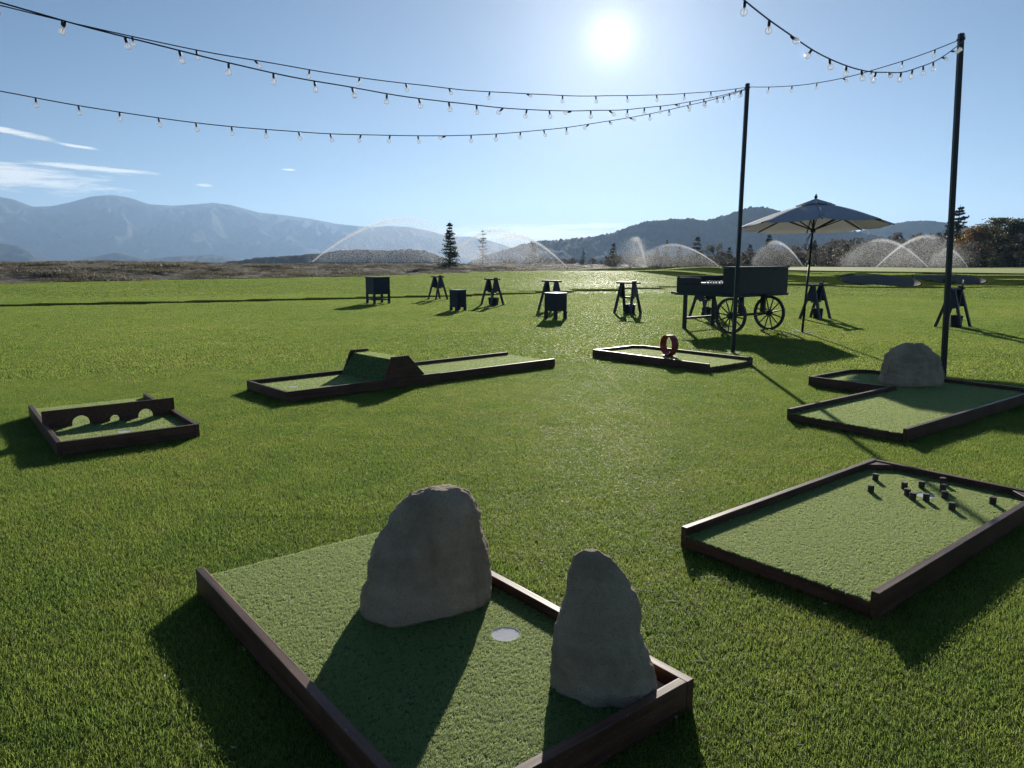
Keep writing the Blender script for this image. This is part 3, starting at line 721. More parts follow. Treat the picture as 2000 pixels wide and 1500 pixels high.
for s_ in (0, 1):
    a, b = (.040, .062) if s_ == 0 else (W4 - .062, W4 - .040)
    o_ = [(1.21, .070), (1.345, .372), (1.585, .372), (1.862, .070)]
    MB().add([(u, a, z) for u, z in o_] + [(u, b, z) for u, z in o_], [(0, 1, 2, 3), (7, 6, 5, 4), (0, 4, 5, 1), (1, 5, 6, 2), (2, 6, 7, 3), (3, 7, 4, 0)]).build('side_board', RW, rp, bevel=.002)

# 5: arch board
h5 = hole_root('mini_golf_hole', (-2.67, 6.15), (-.622, .783), 'mini golf hole crossed by a low board with three arched openings')
L5, W5 = 1.88, 1.05
board(h5, 'rail', (0, 0), (L5, 0), 0, RAILZ, TH, RW, 1)
board(h5, 'rail', (0, W5), (L5, W5), 0, RAILZ, TH, RW, -1, .001)
board(h5, 'rail', (0, TH + .001), (0, W5 - TH - .001), 0, RAILZ, TH, RW, -1, -.001)
board(h5, 'skirt', (L5, TH + .001), (L5, W5 - TH - .001), 0, CARP - .004, .022, RW, 1)
turf_sheet(h5, [(e_, e_), (L5, e_), (L5, W5 - e_), (e_, W5 - e_)], (.30, .52, .057), False, 5)
ua = .80; A_ = []
for cyl, rad_ in ((.245, .062), (.500, .038), (.765, .068)):
    A_ += [(cyl - rad_, CARP - .003), (cyl - rad_, CARP + .02)] + [(cyl + rad_ * math.cos(t), CARP + .02 + rad_ * math.sin(t)) for t in np.linspace(math.pi, 0, 13)[1:-1]] + [(cyl + rad_, CARP + .02), (cyl + rad_, CARP - .003)]
ol = [(TH + .002, CARP - .003)] + A_ + [(W5 - TH - .002, CARP - .003), (W5 - TH - .002, .122), (W5, .122), (W5, .232), (-.004, .232), (-.004, .122), (TH + .002, .122)]
bm = bmesh.new(); av = [bm.verts.new((ua, y, z)) for y, z in ol]; ae = [bm.edges.new((av[i], av[(i + 1) % len(av)])) for i in range(len(av))]
bmesh.ops.triangle_fill(bm, edges=ae, use_beauty=True, normal=(1, 0, 0)); ex = bmesh.ops.extrude_face_region(bm, geom=bm.faces[:])
for g in ex['geom']:
    if isinstance(g, bmesh.types.BMVert): g.co.x += .019
bmesh.ops.recalc_face_normals(bm, faces=bm.faces); me = bpy.data.meshes.new('arch_board'); bm.to_mesh(me); bm.free(); me.materials.append(RW)
link(bpy.data.objects.new('arch_board', me), h5)

# 6: loop
h6 = hole_root('mini_golf_hole', (3.46, 10.50), (-.64, .768), 'mini golf hole with a red loop standing in it, in front of the cart')
L6, W6 = 2.16, 1.06
board(h6, 'rail', (0, 0), (L6 - .16, 0), 0, RAILZ, TH, RW, 1)
board(h6, 'rail', (0, W6), (L6, W6), 0, RAILZ, TH, RW, -1, .001)
board(h6, 'rail', (L6, .16), (L6, W6 - TH - .001), 0, RAILZ, TH, RW, 1, -.001)
board(h6, 'rail', (L6 - .16, 0), (L6, .16), 0, RAILZ, TH, RW, 1, .002)
board(h6, 'skirt', (0, TH + .001), (0, W6 - TH - .001), 0, CARP - .004, .022, RW, -1)
turf_sheet(h6, [(.001, e_), (L6 - .165, e_), (L6 - e_, .17), (L6 - e_, W6 - e_), (.001, W6 - e_)], (1.85, .53, .057), False, 6)
MB().box((.0, 0, CARP), (.05, .05, RAILZ + .012)).build('end_block', M['dark_wood'], h6, bevel=.002, loc=(.0, TH + .002, 0))

# the loop: a ribbon rolled round, sides overlapping at the foot
lw = empty('loop_obstacle', (2.36, 11.02, CARP - .001), R(-62), 'dark red hoop-shaped ramp loop standing on the putting strip', 'loop')
nb = 44; rv, th_, wd = .158, .010, .12
b = MB(); vs = []
for i in range(nb + 1):
    t = -math.pi / 2 + 2 * math.pi * i / nb; off = -.028 + .056 * i / nb; flare = .0
    for rr_, yy in ((rv, -wd / 2), (rv, wd / 2), (rv - th_, wd / 2), (rv - th_, -wd / 2)):
        vs.append((rr_ * math.cos(t), yy + off, rv + rr_ * math.sin(t) + .004))
fs = [(i * 4 + j, i * 4 + (j + 1) % 4, (i + 1) * 4 + (j + 1) % 4, (i + 1) * 4 + j) for i in range(nb) for j in range(4)] + [(0, 1, 2, 3), (nb * 4 + 3, nb * 4 + 2, nb * 4 + 1, nb * 4)]
b.add(vs, fs).build('hoop', M['red_plastic'], lw)
for s_ in (-1, 1):
    MB().add([(0, s_ * .028 - wd / 2, .016), (0, s_ * .028 + wd / 2, .016), (-s_ * .2, s_ * .028 + wd / 2 + .02, .001), (-s_ * .2, s_ * .028 - wd / 2 - .02, .001), (0, s_ * .028 - wd / 2, .004), (0, s_ * .028 + wd / 2, .004)],
             [(0, 1, 2, 3), (4, 5, 1, 0), (5, 4, 3, 2), (0, 3, 4), (1, 5, 2)]).build('entry_ramp', M['red_plastic'], lw)

# ------------------------------------------------------------------ boulders
def boulder(name, label, base, z0, levels, depth, skew, seed, rough=.5, shear=0.0):
    """levels: (height, left, right) half outlines in metres; ring stack with hewn facets and grain"""
    lv = np.array(levels, float); nz_, nt = 96, 150
    h_ = lv[-1, 0]; t0_ = np.linspace(0, 1, nz_); zz = h_ * (1 - (1 - t0_) ** 1.7); tt = zz / h_
    xl, xr = np.interp(zz, lv[:, 0], lv[:, 1]), np.interp(zz, lv[:, 0], lv[:, 2])
    kk = np.hanning(9); kk /= kk.sum(); sm = lambda q: np.convolve(np.pad(q, 4, 'edge'), kk, 'valid')
    xl, xr = sm(xl), sm(xr); cx, hx = (xl + xr) / 2, (xr - xl) / 2
    hx[-1] = .004; hx[-2] = min(hx[-2], hx[-3] * .62)
    verts = []
    rr_ = random.Random(seed)
    planes = [(Vector((math.cos(R(q)), math.sin(R(q)), k_)).normalized(), d_) for q, k_, d_ in ((-160, .25, .86), (-118, .45, .80), (-78, .12, .82), (-38, .35, .84), (40, .3, .85), (130, .3, .85))] + [(Vector((math.cos(a), math.sin(a), rr_.uniform(.05, .5))).normalized(), rr_.uniform(.80, .95)) for a in [rr_.uniform(0, 6.28) for _ in range(9)]]
    for i in range(nz_):
        for j in range(nt):
            t = 2 * math.pi * j / nt; c_, s__ = math.cos(t), math.sin(t)
            e = .82; px_ = math.copysign(abs(c_) ** e, c_); py_ = math.copysign(abs(s__) ** e, s__)
            q = Vector((px_, py_, (zz[i] / h_ - .45) * .8))
            f = 1.0
            for n_, d_ in planes:
                pr = q.dot(n_)
                if pr > d_: f = min(f, d_ / pr)
            x = cx[i] + px_ * hx[i] * (1 if abs(c_) > .96 else f ** .4); y = py_ * hx[i] * depth * f + skew * zz[i] + shear * (x - cx[0]) * (1 - .5 * tt[i])
            P_ = Vector((x, y, zz[i])); o3 = P_ * 4.2 + Vector((seed, 0, 0))
            fq = Vector((o3.x * 1.5, o3.y * 1.5, o3.z * .8)); dn = (mnoise.noise(o3) * .010 + mnoise.noise(o3 * 2.7) * .012 + mnoise.noise(o3 * 7.) * .008 + mnoise.noise(o3 * 17.) * .0055 - abs(mnoise.noise(fq + Vector((4, 4, 4)))) * .034 - abs(mnoise.noise(fq * 2.3 + Vector((1, 7, 2)))) * .014 + .010 + max(0, mnoise.noise(Vector((o3.x * 1.2, o3.y * 1.2, o3.z * .6)) + Vector((9, 2, 5)))) * .012) * rough * 2 * (h_ / .5)
            w_ = min(1., hx[i] / .05)
            dirv = Vector((px_, py_, .35 + .6 * tt[i])).normalized(); P_ += dirv * dn * w_
            verts.append((P_.x, P_.y, max(P_.z, 0) if i else 0))
    f_ = grid_faces(nz_, nt, True)
    me = np_mesh(name, np.array(verts), f_, M['boulder_stone'])
    bm = bmesh.new(); bm.from_mesh(me); bm.verts.ensure_lookup_table()
    bm.faces.new([bm.verts[(nz_ - 1) * nt + j] for j in range(nt)]); bm.faces.new([bm.verts[j] for j in range(nt)][::-1])
    bmesh.ops.recalc_face_normals(bm, faces=bm.faces); bm.to_mesh(me); bm.free()
    o = link(bpy.data.objects.new(name, me)); o.location = (base[0], base[1], z0); tag(o, label, 'boulder', 'boulders on the mini golf holes'); return o
def lv(rows, c, s): return [(h_, (a - c) / s, (b_ - c) / s) for h_, a, b_ in rows]
boulder('boulder', 'broad flat-topped brown boulder, the largest, behind the pale cup', (-.345, 2.93), CARP - .003,
        lv([(0, 705, 960), (.05, 704, 963), (.11, 709, 960), (.22, 722, 950), (.31, 742, 939), (.38, 764, 934), (.43, 784, 922), (.462, 804, 909), (.488, 842, 893)], 838, 480), .80, .06, 3., .42, .26)
boulder('boulder', 'tall pointed brown boulder at the corner of the foreground hole', (.300, 2.29), CARP - .003,
        lv([(0, 1084, 1280), (.05, 1083, 1281), (.115, 1086, 1274), (.21, 1092, 1262), (.295, 1102, 1250), (.37, 1113, 1236), (.415, 1120, 1226), (.446, 1129, 1204), (.468, 1138, 1182), (.48, 1148, 1170)], 1182, 580), .78, .05, 11., .38, -.15)
boulder('boulder', 'rounded dome-shaped grey brown boulder beside the near light pole', (4.66, 8.52), CARP - .003,
        lv([(0, 1712, 1822), (.05, 1712, 1823), (.2, 1716, 1820), (.32, 1722, 1814), (.40, 1731, 1801), (.45, 1742, 1788), (.475, 1753, 1776)], 1767, 162), .85, .0, 23., .6)

# ------------------------------------------------------------------ light poles and string lights
M0, MT = Vector((3.602, 11.951, 0)), Vector((3.624, 11.951, 4.18)); R0, RT = Vector((5.593, 9.447, 0)), Vector((5.405, 9.447, 4.19))
def light_pole(p0, p1, label):
    r = empty('light_pole', p0, 0, label, 'pole', 'poles carrying the string lights'); d = p1 - p0
    MB().bar((0, 0, -.05), d, .058, .058, (0, 1, 0)).build('post', M['pole_paint'], r, bevel=.006)
    u = d.normalized()
    MB().bar(d - u * .075, d - u * .055, .070, .070, (0, 1, 0)).build('collar', M['black_paint'], r)
    MB().tube([d - u * .04 + Vector((0, -.045, 0)), d - u * .05 + Vector((0, -.085, 0)), d - u * .075 + Vector((0, -.085, 0)), d - u * .085 + Vector((0, -.06, 0))], .005, 6).build('hook', M['pale_metal'], r)
    MB().box((-.10, -.10, -.01), (.10, .10, .012)).build('base_plate', M['black_paint'], r)
light_pole(M0, MT, 'slim dark pole standing behind the red loop, in front of the cart')
light_pole(R0, RT, 'thicker nearer dark pole beside the dome-shaped boulder')

sock_me = MB().lathe([(.006, .010), (.011, .007), (.0125, -.008), (.0125, -.034), (.0115, -.040)], 12).mesh('socket', M['cable_rubber'], True)
bulb_me = MB().lathe([(.0115, -.040), (.0125, -.046), (.0195, -.054), (.0265, -.063), (.0295, -.075), (.0285, -.087), (.023, -.098), (.014, -.105), (.004, -.1075)], 14).mesh('bulb', M['bulb_glass'], True)
fil = MB().tube([(0, 0, -.044), (0, 0, -.075)], .0035, 6)
for q in (-1, 1): fil.tube([(0, 0, -.072), (q * .009, 0, -.085), (q * .006, 0, -.098), (0, 0, -.09)], .0012, 5)
fil_me = fil.mesh('filament', M['pale_metal'])
def string_light(label, P, Q, sag, spacing, first, wob, big=1.0):
    L = (Q - P).length; n_ = 90
    r = empty('string_light', P, 0, label, 'string light', 'string lights overhead')
    pts = [(Q - P) * (i / n_) + Vector((0, 0, -4 * sag * (i / n_) * (1 - i / n_))) for i in range(n_ + 1)]
    pts = [q + Vector((0, 0, .012 * mnoise.noise(q * 1.3 + P))) if 0 < i < n_ else q for i, q in enumerate(pts)]
    MB().tube(pts, .0052, 6).build('cable', M['cable_rubber'], r, smooth=True)
    s_ = [0.0]
    for i in range(n_): s_.append(s_[-1] + (pts[i + 1] - pts[i]).length)
    d = first; rd = random.Random(label)
    while d < s_[-1] - .02:
        i = max(k_ for k_ in range(n_) if s_[k_] <= d); f = (d - s_[i]) / (s_[i + 1] - s_[i]); q = pts[i].lerp(pts[i + 1], f)
        w_ = P + q
        if abs(w_.x) < .80 * w_.y + 1.2 and w_.y > .3:
            so = link(bpy.data.objects.new('socket', sock_me), r); so.location = q - Vector((0, 0, .008))
            ti = rd.gauss(0, .16) if rd.random() > wob else rd.choice((-1, 1)) * rd.uniform(.6, 1.35)
            so.rotation_euler = (rd.gauss(0, .14), ti, rd.uniform(0, 6)); so.scale = (big * .8,) * 3
            bu = link(bpy.data.objects.new('bulb', bulb_me), so); link(bpy.data.objects.new('filament', fil_me), so)
        d += spacing
MTs, RTs = MT - Vector((0, .085, .07)), RT - Vector((0, .085, .07))
string_light('upper of the string lights sweeping in to the far pole', MTs, Vector((-7.639, 4.482, 4.298)), .754, .55, .30, .08, 1.0)
string_light('middle string light, crossing just below the upper one', MTs - Vector((.01, 0, .015)), Vector((-5.759, 2.347, 3.70)), .903, .37, .22, .15)
string_light('lowest and longest sagging string light over the mountains', MTs - Vector((.02, 0, .03)), Vector((-9.463, 4.876, 4.347)), 1.286, .357, .15, .12)
string_light('short string light spanning the gap between the two poles', MTs + Vector((.02, 0, 0)), RTs, .16, .40, .34, .1)
string_light('string light dropping from overhead to the nearer pole', RTs + Vector((0, -.01, -.02)), Vector((-1.228, 2.093, 4.415)), 1.18, .38, .25, .3)

# ------------------------------------------------------------------ parasol
ux, uy = 6.07, 15.39
um = empty('parasol', (ux, uy, 0), 0, 'large pale parasol with wooden ribs and open canopy behind the cart', 'parasol')
TOPZ, RIMZ, RADU = 2.66, 2.19, 1.49
lean = Vector((.10, 0, 0))
MB().tube([(0, 0, .02), (.055, 0, 1.4)], .024, 10).build('pole', M['pole_paint'], um, smooth=True)
MB().tube([(.055, 0, 1.39), (.10, 0, TOPZ)], .020, 10).build('pole', M['pole_paint'], um, smooth=True)
bs = MB()
for a in (0, math.pi / 2): bs.bar((-.40 * math.cos(a), -.40 * math.sin(a), .012 + .004 * (a > 0)), (.40 * math.cos(a), .40 * math.sin(a), .012 + .004 * (a > 0)), .05, .016)
bs.build('base', M['pale_metal'], um)
tip = Vector((.10, 0, TOPZ))
A8 = [R(22.5 + 45 * i + 6) for i in range(8)]
def rim(a, z=RIMZ): return Vector((.10 + RADU * math.cos(a), RADU * math.sin(a), z - .085 * math.sin(a)))
cv = MB(); NS, NR_ = 8, 9
for g in range(8):
    a0, a1 = A8[g], A8[(g + 1) % 8] + (2 * math.pi if g == 7 else 0)
    vs = []
    for i in range(NR_):
        t = .06 + .94 * i / (NR_ - 1)
        for j in range(NS + 1):
            s_ = j / NS; p_ = tip.lerp(rim(a0), t).lerp(tip.lerp(rim(a1), t), s_)
            sag_ = 4 * s_ * (1 - s_); p_.z += -.035 * sag_ * t + .045 * math.sin(math.pi * t) ; vs.append(p_)
    cv.add(vs, [(i * (NS + 1) + j, i * (NS + 1) + j + 1, (i + 1) * (NS + 1) + j + 1, (i + 1) * (NS + 1) + j) for i in range(NR_ - 1) for j in range(NS)])
cme = cv.mesh('canopy', M['umbrella_cloth'], True)
canopy = link(bpy.data.objects.new('canopy', cme), um)
sol = canopy.modifiers.new('thick', 'SOLIDIFY'); sol.thickness = .003
vt = MB()
for g in range(8):
    a0, a1 = A8[g], A8[(g + 1) % 8]
    q0, q1 = tip + (rim(a0) - tip) * .26, tip + (rim(a1) - tip) * .26
    vt.add([tip + Vector((0, 0, .075)), q0 + Vector((0, 0, .062)), (q0 + q1) / 2 + Vector((0, 0, .05)), q1 + Vector((0, 0, .062))], [(0, 1, 2), (0, 2, 3)])
vo = vt.build('vent_cap', M['umbrella_cloth'], um); vo.modifiers.new('thick', 'SOLIDIFY').thickness = .003
MB().lathe([(.010, 0), (.03, .02), (.034, .045), (.02, .075), (.008, .10), (.003, .11)], 10, (tip.x, tip.y, tip.z + .06)).build('finial', M['black_paint'], um, smooth=True)
MB().lathe([(.028, -.05), (.05, -.04), (.05, .03), (.026, .04)], 12, (.086, 0, 2.10)).build('hub', M['black_paint'], um)
for a in A8:
    MB().bar(tip - Vector((0, 0, .03)), rim(a, RIMZ - .012), .022, .022).build('rib', M['pole_paint'], um)
    MB().bar((.086, 0, 2.10), tip.lerp(rim(a), .52) - Vector((0, 0, .02)), .016, .020).build('strut', M['pole_paint'], um)
for k_ in range(2):
    MB().tube([(.05, -.03, 2.05), (-.02 - .03 * k_, -.05, 1.92), (-.06 - .02 * k_, -.05, 1.74), (-.02, -.05, 1.66), (.03, -.04, 1.78 + .04 * k_), (.055, -.03, 2.0)], .006, 6).build('cord', M['cable_rubber'], um, smooth=True)

# ------------------------------------------------------------------ cart
ct = empty('vendor_cart', (4.49, 15.17, 0), math.atan2(-.78, .625), 'dark wooden two-wheeled cart with a tall chest and open tray', 'cart')
CP = M['cart_paint']
MB().box((-1.52, .07, .745), (.12, 1.93, .795)).build('bed', CP, ct, bevel=.004)
for yy in (.16, 1.74): MB().box((-1.70, yy, .76), (-1.525, yy + .07, .81)).build('handle', CP, ct, bevel=.006)
MB().box((.122, .9, .75), (.26, .97, .79)).build('handle', CP, ct, bevel=.006)
ch = MB().box((-.30, .10, .797), (.10, 1.90, 1.335)).build('chest', CP, ct, bevel=.006)
MB().box((-.32, .08, 1.337), (.12, 1.92, 1.368)).build('lid', M['lid_paint'], ch, bevel=.004)
for yy in (.5, 1.4): MB().box((.101, yy - .04, 1.29), (.112, yy + .04, 1.35)).build('hinge', M['black_paint'], ch)
MB().box((-1.50, .10, .797), (-.305, .125, .985)).build('side_board', CP, ct, bevel=.003)
MB().box((-1.50, .10, .987), (-.86, .125, 1.125)).build('side_board', CP, ct, bevel=.003)
MB().box((-1.50, 1.875, .797), (-.305, 1.90, 1.14)).build('side_board', CP, ct, bevel=.003)
MB().box((-1.50, .128, .797), (-1.475, 1.872, 1.15)).build('end_board', CP, ct, bevel=.003)
MB().box((-1.472, .13, 1.0), (-.305, 1.87, 1.02)).build('shelf', M['dark_wood'], ct)
MB().box((-.84, .095, .987), (-.306, .128, .997)).build('ledge', M['pale_metal'], ct)
for yy in (.08, 1.10):
    MB().box((-1.29, yy, 0), (-1.22, yy + .07, .744)).build('leg', CP, ct, bevel=.004)
MB().bar((-1.255, .151, .24), (-1.255, 1.099, .24), .05, .05).build('leg_brace', CP, ct)
MB().tube([(0, -.06, .372), (0, 1.46, .372)], .026, 10).build('axle', M['black_paint'], ct, smooth=True)
for yy in (.32, 1.12): MB().box((-.05, yy, .40), (.05, yy + .06, .744)).build('axle_bracket', CP, ct)
rimme = MB(); RO, RI = .37, .318; nn = 40; vs = []
for i in range(nn):
    t = 2 * math.pi * i / nn
    for r_, y_ in ((RO, -.024), (RO, .024), (RI, .024), (RI, -.024)): vs.append((r_ * math.cos(t), y_, r_ * math.sin(t)))
rimme.add(vs, [(i * 4 + j, i * 4 + (j + 1) % 4, ((i + 1) % nn) * 4 + (j + 1) % 4, ((i + 1) % nn) * 4 + j) for i in range(nn) for j in range(4)])
rim_me = rimme.mesh('rim', M['dark_wood']); hub_b = MB(); hub_b.lathe([(.035, -.075), (.05, -.07), (.062, -.03), (.062, .03), (.05, .07), (.035, .075)], 16)
hub_me = hub_b.mesh('hub', M['dark_wood']); hub_me.transform(Matrix.Rotation(R(90), 4, 'X'))
spk_me = MB().tube([(0, 0, .05), (0, 0, .20), (0, 0, .322)], [.017, .014, .012], 8).mesh('spoke', M['dark_wood'])
for yy in (0.0, 1.40):
    wl = bpy.data.objects.new('wheel', None); link(wl, ct); wl.location = (0, yy, .372)
    link(bpy.data.objects.new('rim', rim_me), wl); link(bpy.data.objects.new('hub', hub_me), wl)
    for k_ in range(12):
        s_ = link(bpy.data.objects.new('spoke', spk_me), wl); s_.rotation_euler = (0, 2 * math.pi * k_ / 12 + .13 + yy * .1, 0)
ball_me = MB().lathe([(.002, 0), (.012, .003), (.0195, .012), (.0213, .0213), (.0195, .031), (.012, .040), (.002, .0426)], 12).mesh('golf_ball', M['ball_white'], True)
rb = random.Random(5); cm_ = Matrix.Translation(ct.location) @ Matrix.Rotation(ct.rotation_euler.z, 4, 'Z')
for k_ in range(13):
    o = link(bpy.data.objects.new('golf_ball', ball_me)); o.location = cm_ @ Vector((-.80 + .038 * k_ + rb.uniform(-.008, .008), .20 + rb.uniform(0, .03) + .055 * (k_ % 2), 1.021)); o.scale = (1, 1, 1)
    tag(o, 'small white ball in the row on the cart tray', 'golf ball', 'white balls on the cart tray')

# ------------------------------------------------------------------ saw-horse stands with buckets
DW = M['dark_wood']
def saw_parts():
    out = []
    out.append(('beam', MB().box((-.38, -.055, .845), (.38, .055, .893)).mesh('beam', DW, False, .004)))
    for sx in (-1, 1):
        for sy in (-1, 1):
            out.append(('leg', MB().bar((sx * .20, sy * .035, .846), (sx * .27, sy * .27, 0.0), .045, .07, (1, 0, 0)).mesh('leg', DW)))
        gx = sx * .205
        pl = [(-.05, .84), (.05, .84), (.155, .47), (-.155, .47)]
        out.append(('gusset', MB().add([(gx + sx * .008 + (.84 - z) * .083 * sx, y, z) for y, z in pl] + [(gx + sx * .03 + (.84 - z) * .083 * sx, y, z) for y, z in pl],
                    [(0, 1, 2, 3), (7, 6, 5, 4), (0, 4, 5, 1), (1, 5, 6, 2), (2, 6, 7, 3), (3, 7, 4, 0)]).mesh('gusset', DW)))
    out.append(('brace', MB().box((-.225, -.02, .43), (.225, .02, .48)).mesh('brace', DW)))
    return out
SAW = saw_parts()
bk = [('crate_body', MB().add([(-.12, -.10, 0), (.12, -.10, 0), (.12, .10, 0), (-.12, .10, 0), (-.14, -.12, .27), (.14, -.12, .27), (.14, .12, .27), (-.14, .12, .27), (-.128, -.108, .27), (.128, -.108, .27), (.128, .108, .27), (-.128, .108, .27), (-.11, -.09, .03), (.11, -.09, .03), (.11, .09, .03), (-.11, .09, .03)],
        [(3, 2, 1, 0), (0, 1, 5, 4), (1, 2, 6, 5), (2, 3, 7, 6), (3, 0, 4, 7), (4, 5, 9, 8), (5, 6, 10, 9), (6, 7, 11, 10), (7, 4, 8, 11), (8, 9, 13, 12), (9, 10, 14, 13), (10, 11, 15, 14), (11, 8, 12, 15), (12, 13, 14, 15)]).mesh('crate_body', M['black_paint'])),
      ('handle', MB().tube([(.13 * math.cos(t), 0, .26 + .16 * math.sin(t)) for t in np.linspace(0, math.pi, 13)], .007, 6).mesh('handle', M['pale_metal'], True))]
box_me = MB().box((-.06, -.04, 0), (.06, .04, .035)).mesh('case', M['black_paint'], False, .004)
STANDS = [  # x, y, angle, label fragment, bucket?, clubs
    (7.80, 19.0, 40, 'just right of the parasol pole', True, 1), (9.93, 16.6, 40, 'behind the nearer light pole', True, 2),
    (3.28, 21.0, -42, 'standing alone left of the cart', True, 0), (-.66, 24.8, -52, 'between the two low cabinets', True, 0),
    (-2.85, 28.5, -52, 'farthest off, beside the small flapped cabinet', False, 0), (1.20, 22.6, -48, 'hidden behind the cabinet with the pale lid', False, 0),
    (5.10, 19.6, 38, 'half hidden behind the cart wheels', True, 0)]
club_b = MB(); club_b.tube([(0, 0, 0), (0, 0, .78)], .005, 6)
shaft_me = club_b.mesh('shaft', M['club_steel'], True); grip_me = MB().tube([(0, 0, .78), (0, 0, 1.02)], .0105, 8).mesh('grip', M['black_paint'], True)
head_me = MB().box((-.05, -.012, -.012), (.03, .012, .016)).mesh('club_head', M['club_steel'], False, .003)
for x, y, a, lab, bucket, clubs in STANDS:
    r = empty('sawhorse_stand', (x, y, 0), R(a), 'dark timber sawhorse stand ' + lab, 'stand', 'sawhorse stands on the lawn')
    for nm, me in SAW: link(bpy.data.objects.new(nm, me), r)
    mt = Matrix.Translation((x, y, 0)) @ Matrix.Rotation(R(a), 4, 'Z')
    if lab[:5] != 'hidde' and lab[:5] != 'half ':
        o = link(bpy.data.objects.new('small_case', box_me)); o.location = mt @ Vector((.20, 0, .8935)); o.rotation_euler = (0, 0, R(a + 12)); tag(o, 'small dark case on the sawhorse ' + lab, 'case', 'small cases on the sawhorses')
    if bucket:
        e = empty('bucket', mt @ Vector((.10, -.02, .002)), R(a + 25), 'dark square bucket under the sawhorse ' + lab, 'bucket', 'buckets under the sawhorses')
        for nm, me in bk: link(bpy.data.objects.new(nm, me), e)
    for c_i in range(clubs):
        e = empty('golf_club', mt @ Vector((.08 + .05 * c_i, -.03, .05)), 0, ('upright thin club in the bucket right of the parasol pole', 'thin club leaning in the bucket behind the nearer pole, first of two', 'thin club leaning in the bucket behind the nearer pole, second of two')[c_i if clubs == 1 else c_i + 1], 'golf club', 'clubs standing in the buckets')
        e.rotation_euler = (R(3 - 2 * c_i), R(4), R(30))
        link(bpy.data.objects.new('shaft', shaft_me), e); link(bpy.data.objects.new('grip', grip_me), e); link(bpy.data.objects.new('club_head', head_me), e)

# ------------------------------------------------------------------ cabinets on legs
KP = M['cabinet_paint']
def cabinet(x, y, rz, label, s, z0, z1, stretchers=False, flaps=False):
    r = empty('cabinet', (x, y, 0), R(rz), label, 'cabinet', 'dark cabinets on legs'); h = s / 2
    b = MB().box((-h, -h, z0), (h, h, z1 - .025)).build('body', KP, r, bevel=.004)
    MB().box((-h - .015, -h - .015, z1 - .024), (h + .015, h + .015, z1)).build('lid', M['lid_paint'], r, bevel=.003)
    t = .035
    for sx in (-1, 1):
        for sy in (-1, 1):
            MB().box((min(sx * (h + .003), sx * (h + .003 - 2 * t)), min(sy * (h + .003), sy * (h + .003 - 2 * t)), 0), (max(sx * (h + .003), sx * (h + .003 - 2 * t)), max(sy * (h + .003), sy * (h + .003 - 2 * t)), z0 + .10 if stretchers else z0 - .001)).build('leg', KP, r)
    if stretchers:
        for sx in (-1, 1):
            MB().box((sx * (h - .03) - .02, -h + .07, .13), (sx * (h - .03) + .02, h - .07, .17)).build('stretcher', KP, r)
            MB().box((-h + .07, sx * (h - .03) - .02, .135), (h - .07, sx * (h - .03) + .02, .175)).build('stretcher', KP, r)
    if flaps:
        for sx, sy in ((-1, 0), (0, -1)):
            if sx: MB().box((-h - .02, -h + .03, z0 - .06), (-h - .005, h - .12, z1 - .12)).build('flap', KP, r, bevel=.003)
            else: MB().box((-h + .12, -h - .02, z0 - .06), (h - .03, -h - .005, z1 - .12)).build('flap', KP, r, bevel=.003)
        MB().box((-h - .05, -h - .05, .0), (-h + .03, -h + .03, z1 - .18)).build('corner_post', KP, r)
        MB().tube([(h + .01, -h * .2, z1 - .1), (h + .07, -h * .2, z1 - .1), (h + .07, h * .3, z1 - .1), (h + .01, h * .3, z1 - .1)], .008, 6).build('handle', M['black_paint'], r)
    else:
        MB().box((h + .004, -.06, (z0 + z1) / 2), (h + .016, .06, (z0 + z1) / 2 + .02)).build('handle', M['black_paint'], r)
cabinet(-4.66, 25.8, 36, 'tall dark cabinet on legs with stretchers, farthest left on the lawn', .62, .34, .93, True)
cabinet(-1.62, 22.2, 41, 'small dark cabinet with hanging flaps and a corner post', .36, .17, .63, False, True)
cabinet(1.12, 19.0, 43, 'dark cabinet with a pale lid in front of a sawhorse', .41, .22, .68)

# ------------------------------------------------------------------ sprinklers
def spray_mesh(reach, peak, n_jet, n_veil, seed, spread=1.6, size=1.0):
    g = np.random.default_rng(seed)
    tz = lambda t: peak * (1 - np.abs((t - .56) / .56) ** 1.7) * (t < .56) + peak * (1 - ((t - .56) / .52) ** 2) * (t >= .56)
    t1 = g.beta(1.0, 1.5, n_jet) * .72; w1 = .05 + .46 * t1 ** 1.2
    P1 = np.stack([reach * t1, g.normal(0, 1, n_jet) * w1, tz(t1) + g.normal(0, 1, n_jet) * w1 * .55 - np.abs(g.normal(0, 1, n_jet)) * w1 * .7], 1)
    t2 = g.beta(2.0, 1.3, n_veil); u2 = g.random(n_veil) ** .8
    P2 = np.stack([reach * (t2 + g.normal(0, .03, n_veil)), g.normal(0, spread, n_veil) * (.25 + t2), np.clip(tz(np.clip(t2, 0, 1)), .1, None) * u2 + g.normal(0, .15, n_veil)], 1)
    P = np.vstack([P1, P2]); P[:, 2] = np.clip(P[:, 2], .03, None)
    s = np.concatenate([g.uniform(.012, .034, n_jet), g.uniform(.009, .025, n_veil)]) * size
    T = np.array([(1, 1, 1), (1, -1, -1), (-1, 1, -1), (-1, -1, 1)]) * .6
    V_ = P[:, None, :] + T[None] * s[:, None, None] * g.choice([-1, 1], (len(P), 1, 3))
    b = np.arange(len(P))[:, None] * 4
    return np_mesh('water_spray', V_.reshape(-1, 3), np.concatenate([b + [0, 1, 2], b + [0, 3, 1], b + [0, 2, 3], b + [1, 3, 2]]), M['water_drops'], False)
SP = [spray_mesh(21, 5.6, 6500, 48000, 1), spray_mesh(14.5, 4.9, 6000, 28000, 2), spray_mesh(9, 4.6, 5000, 12000, 4, 1.2)]
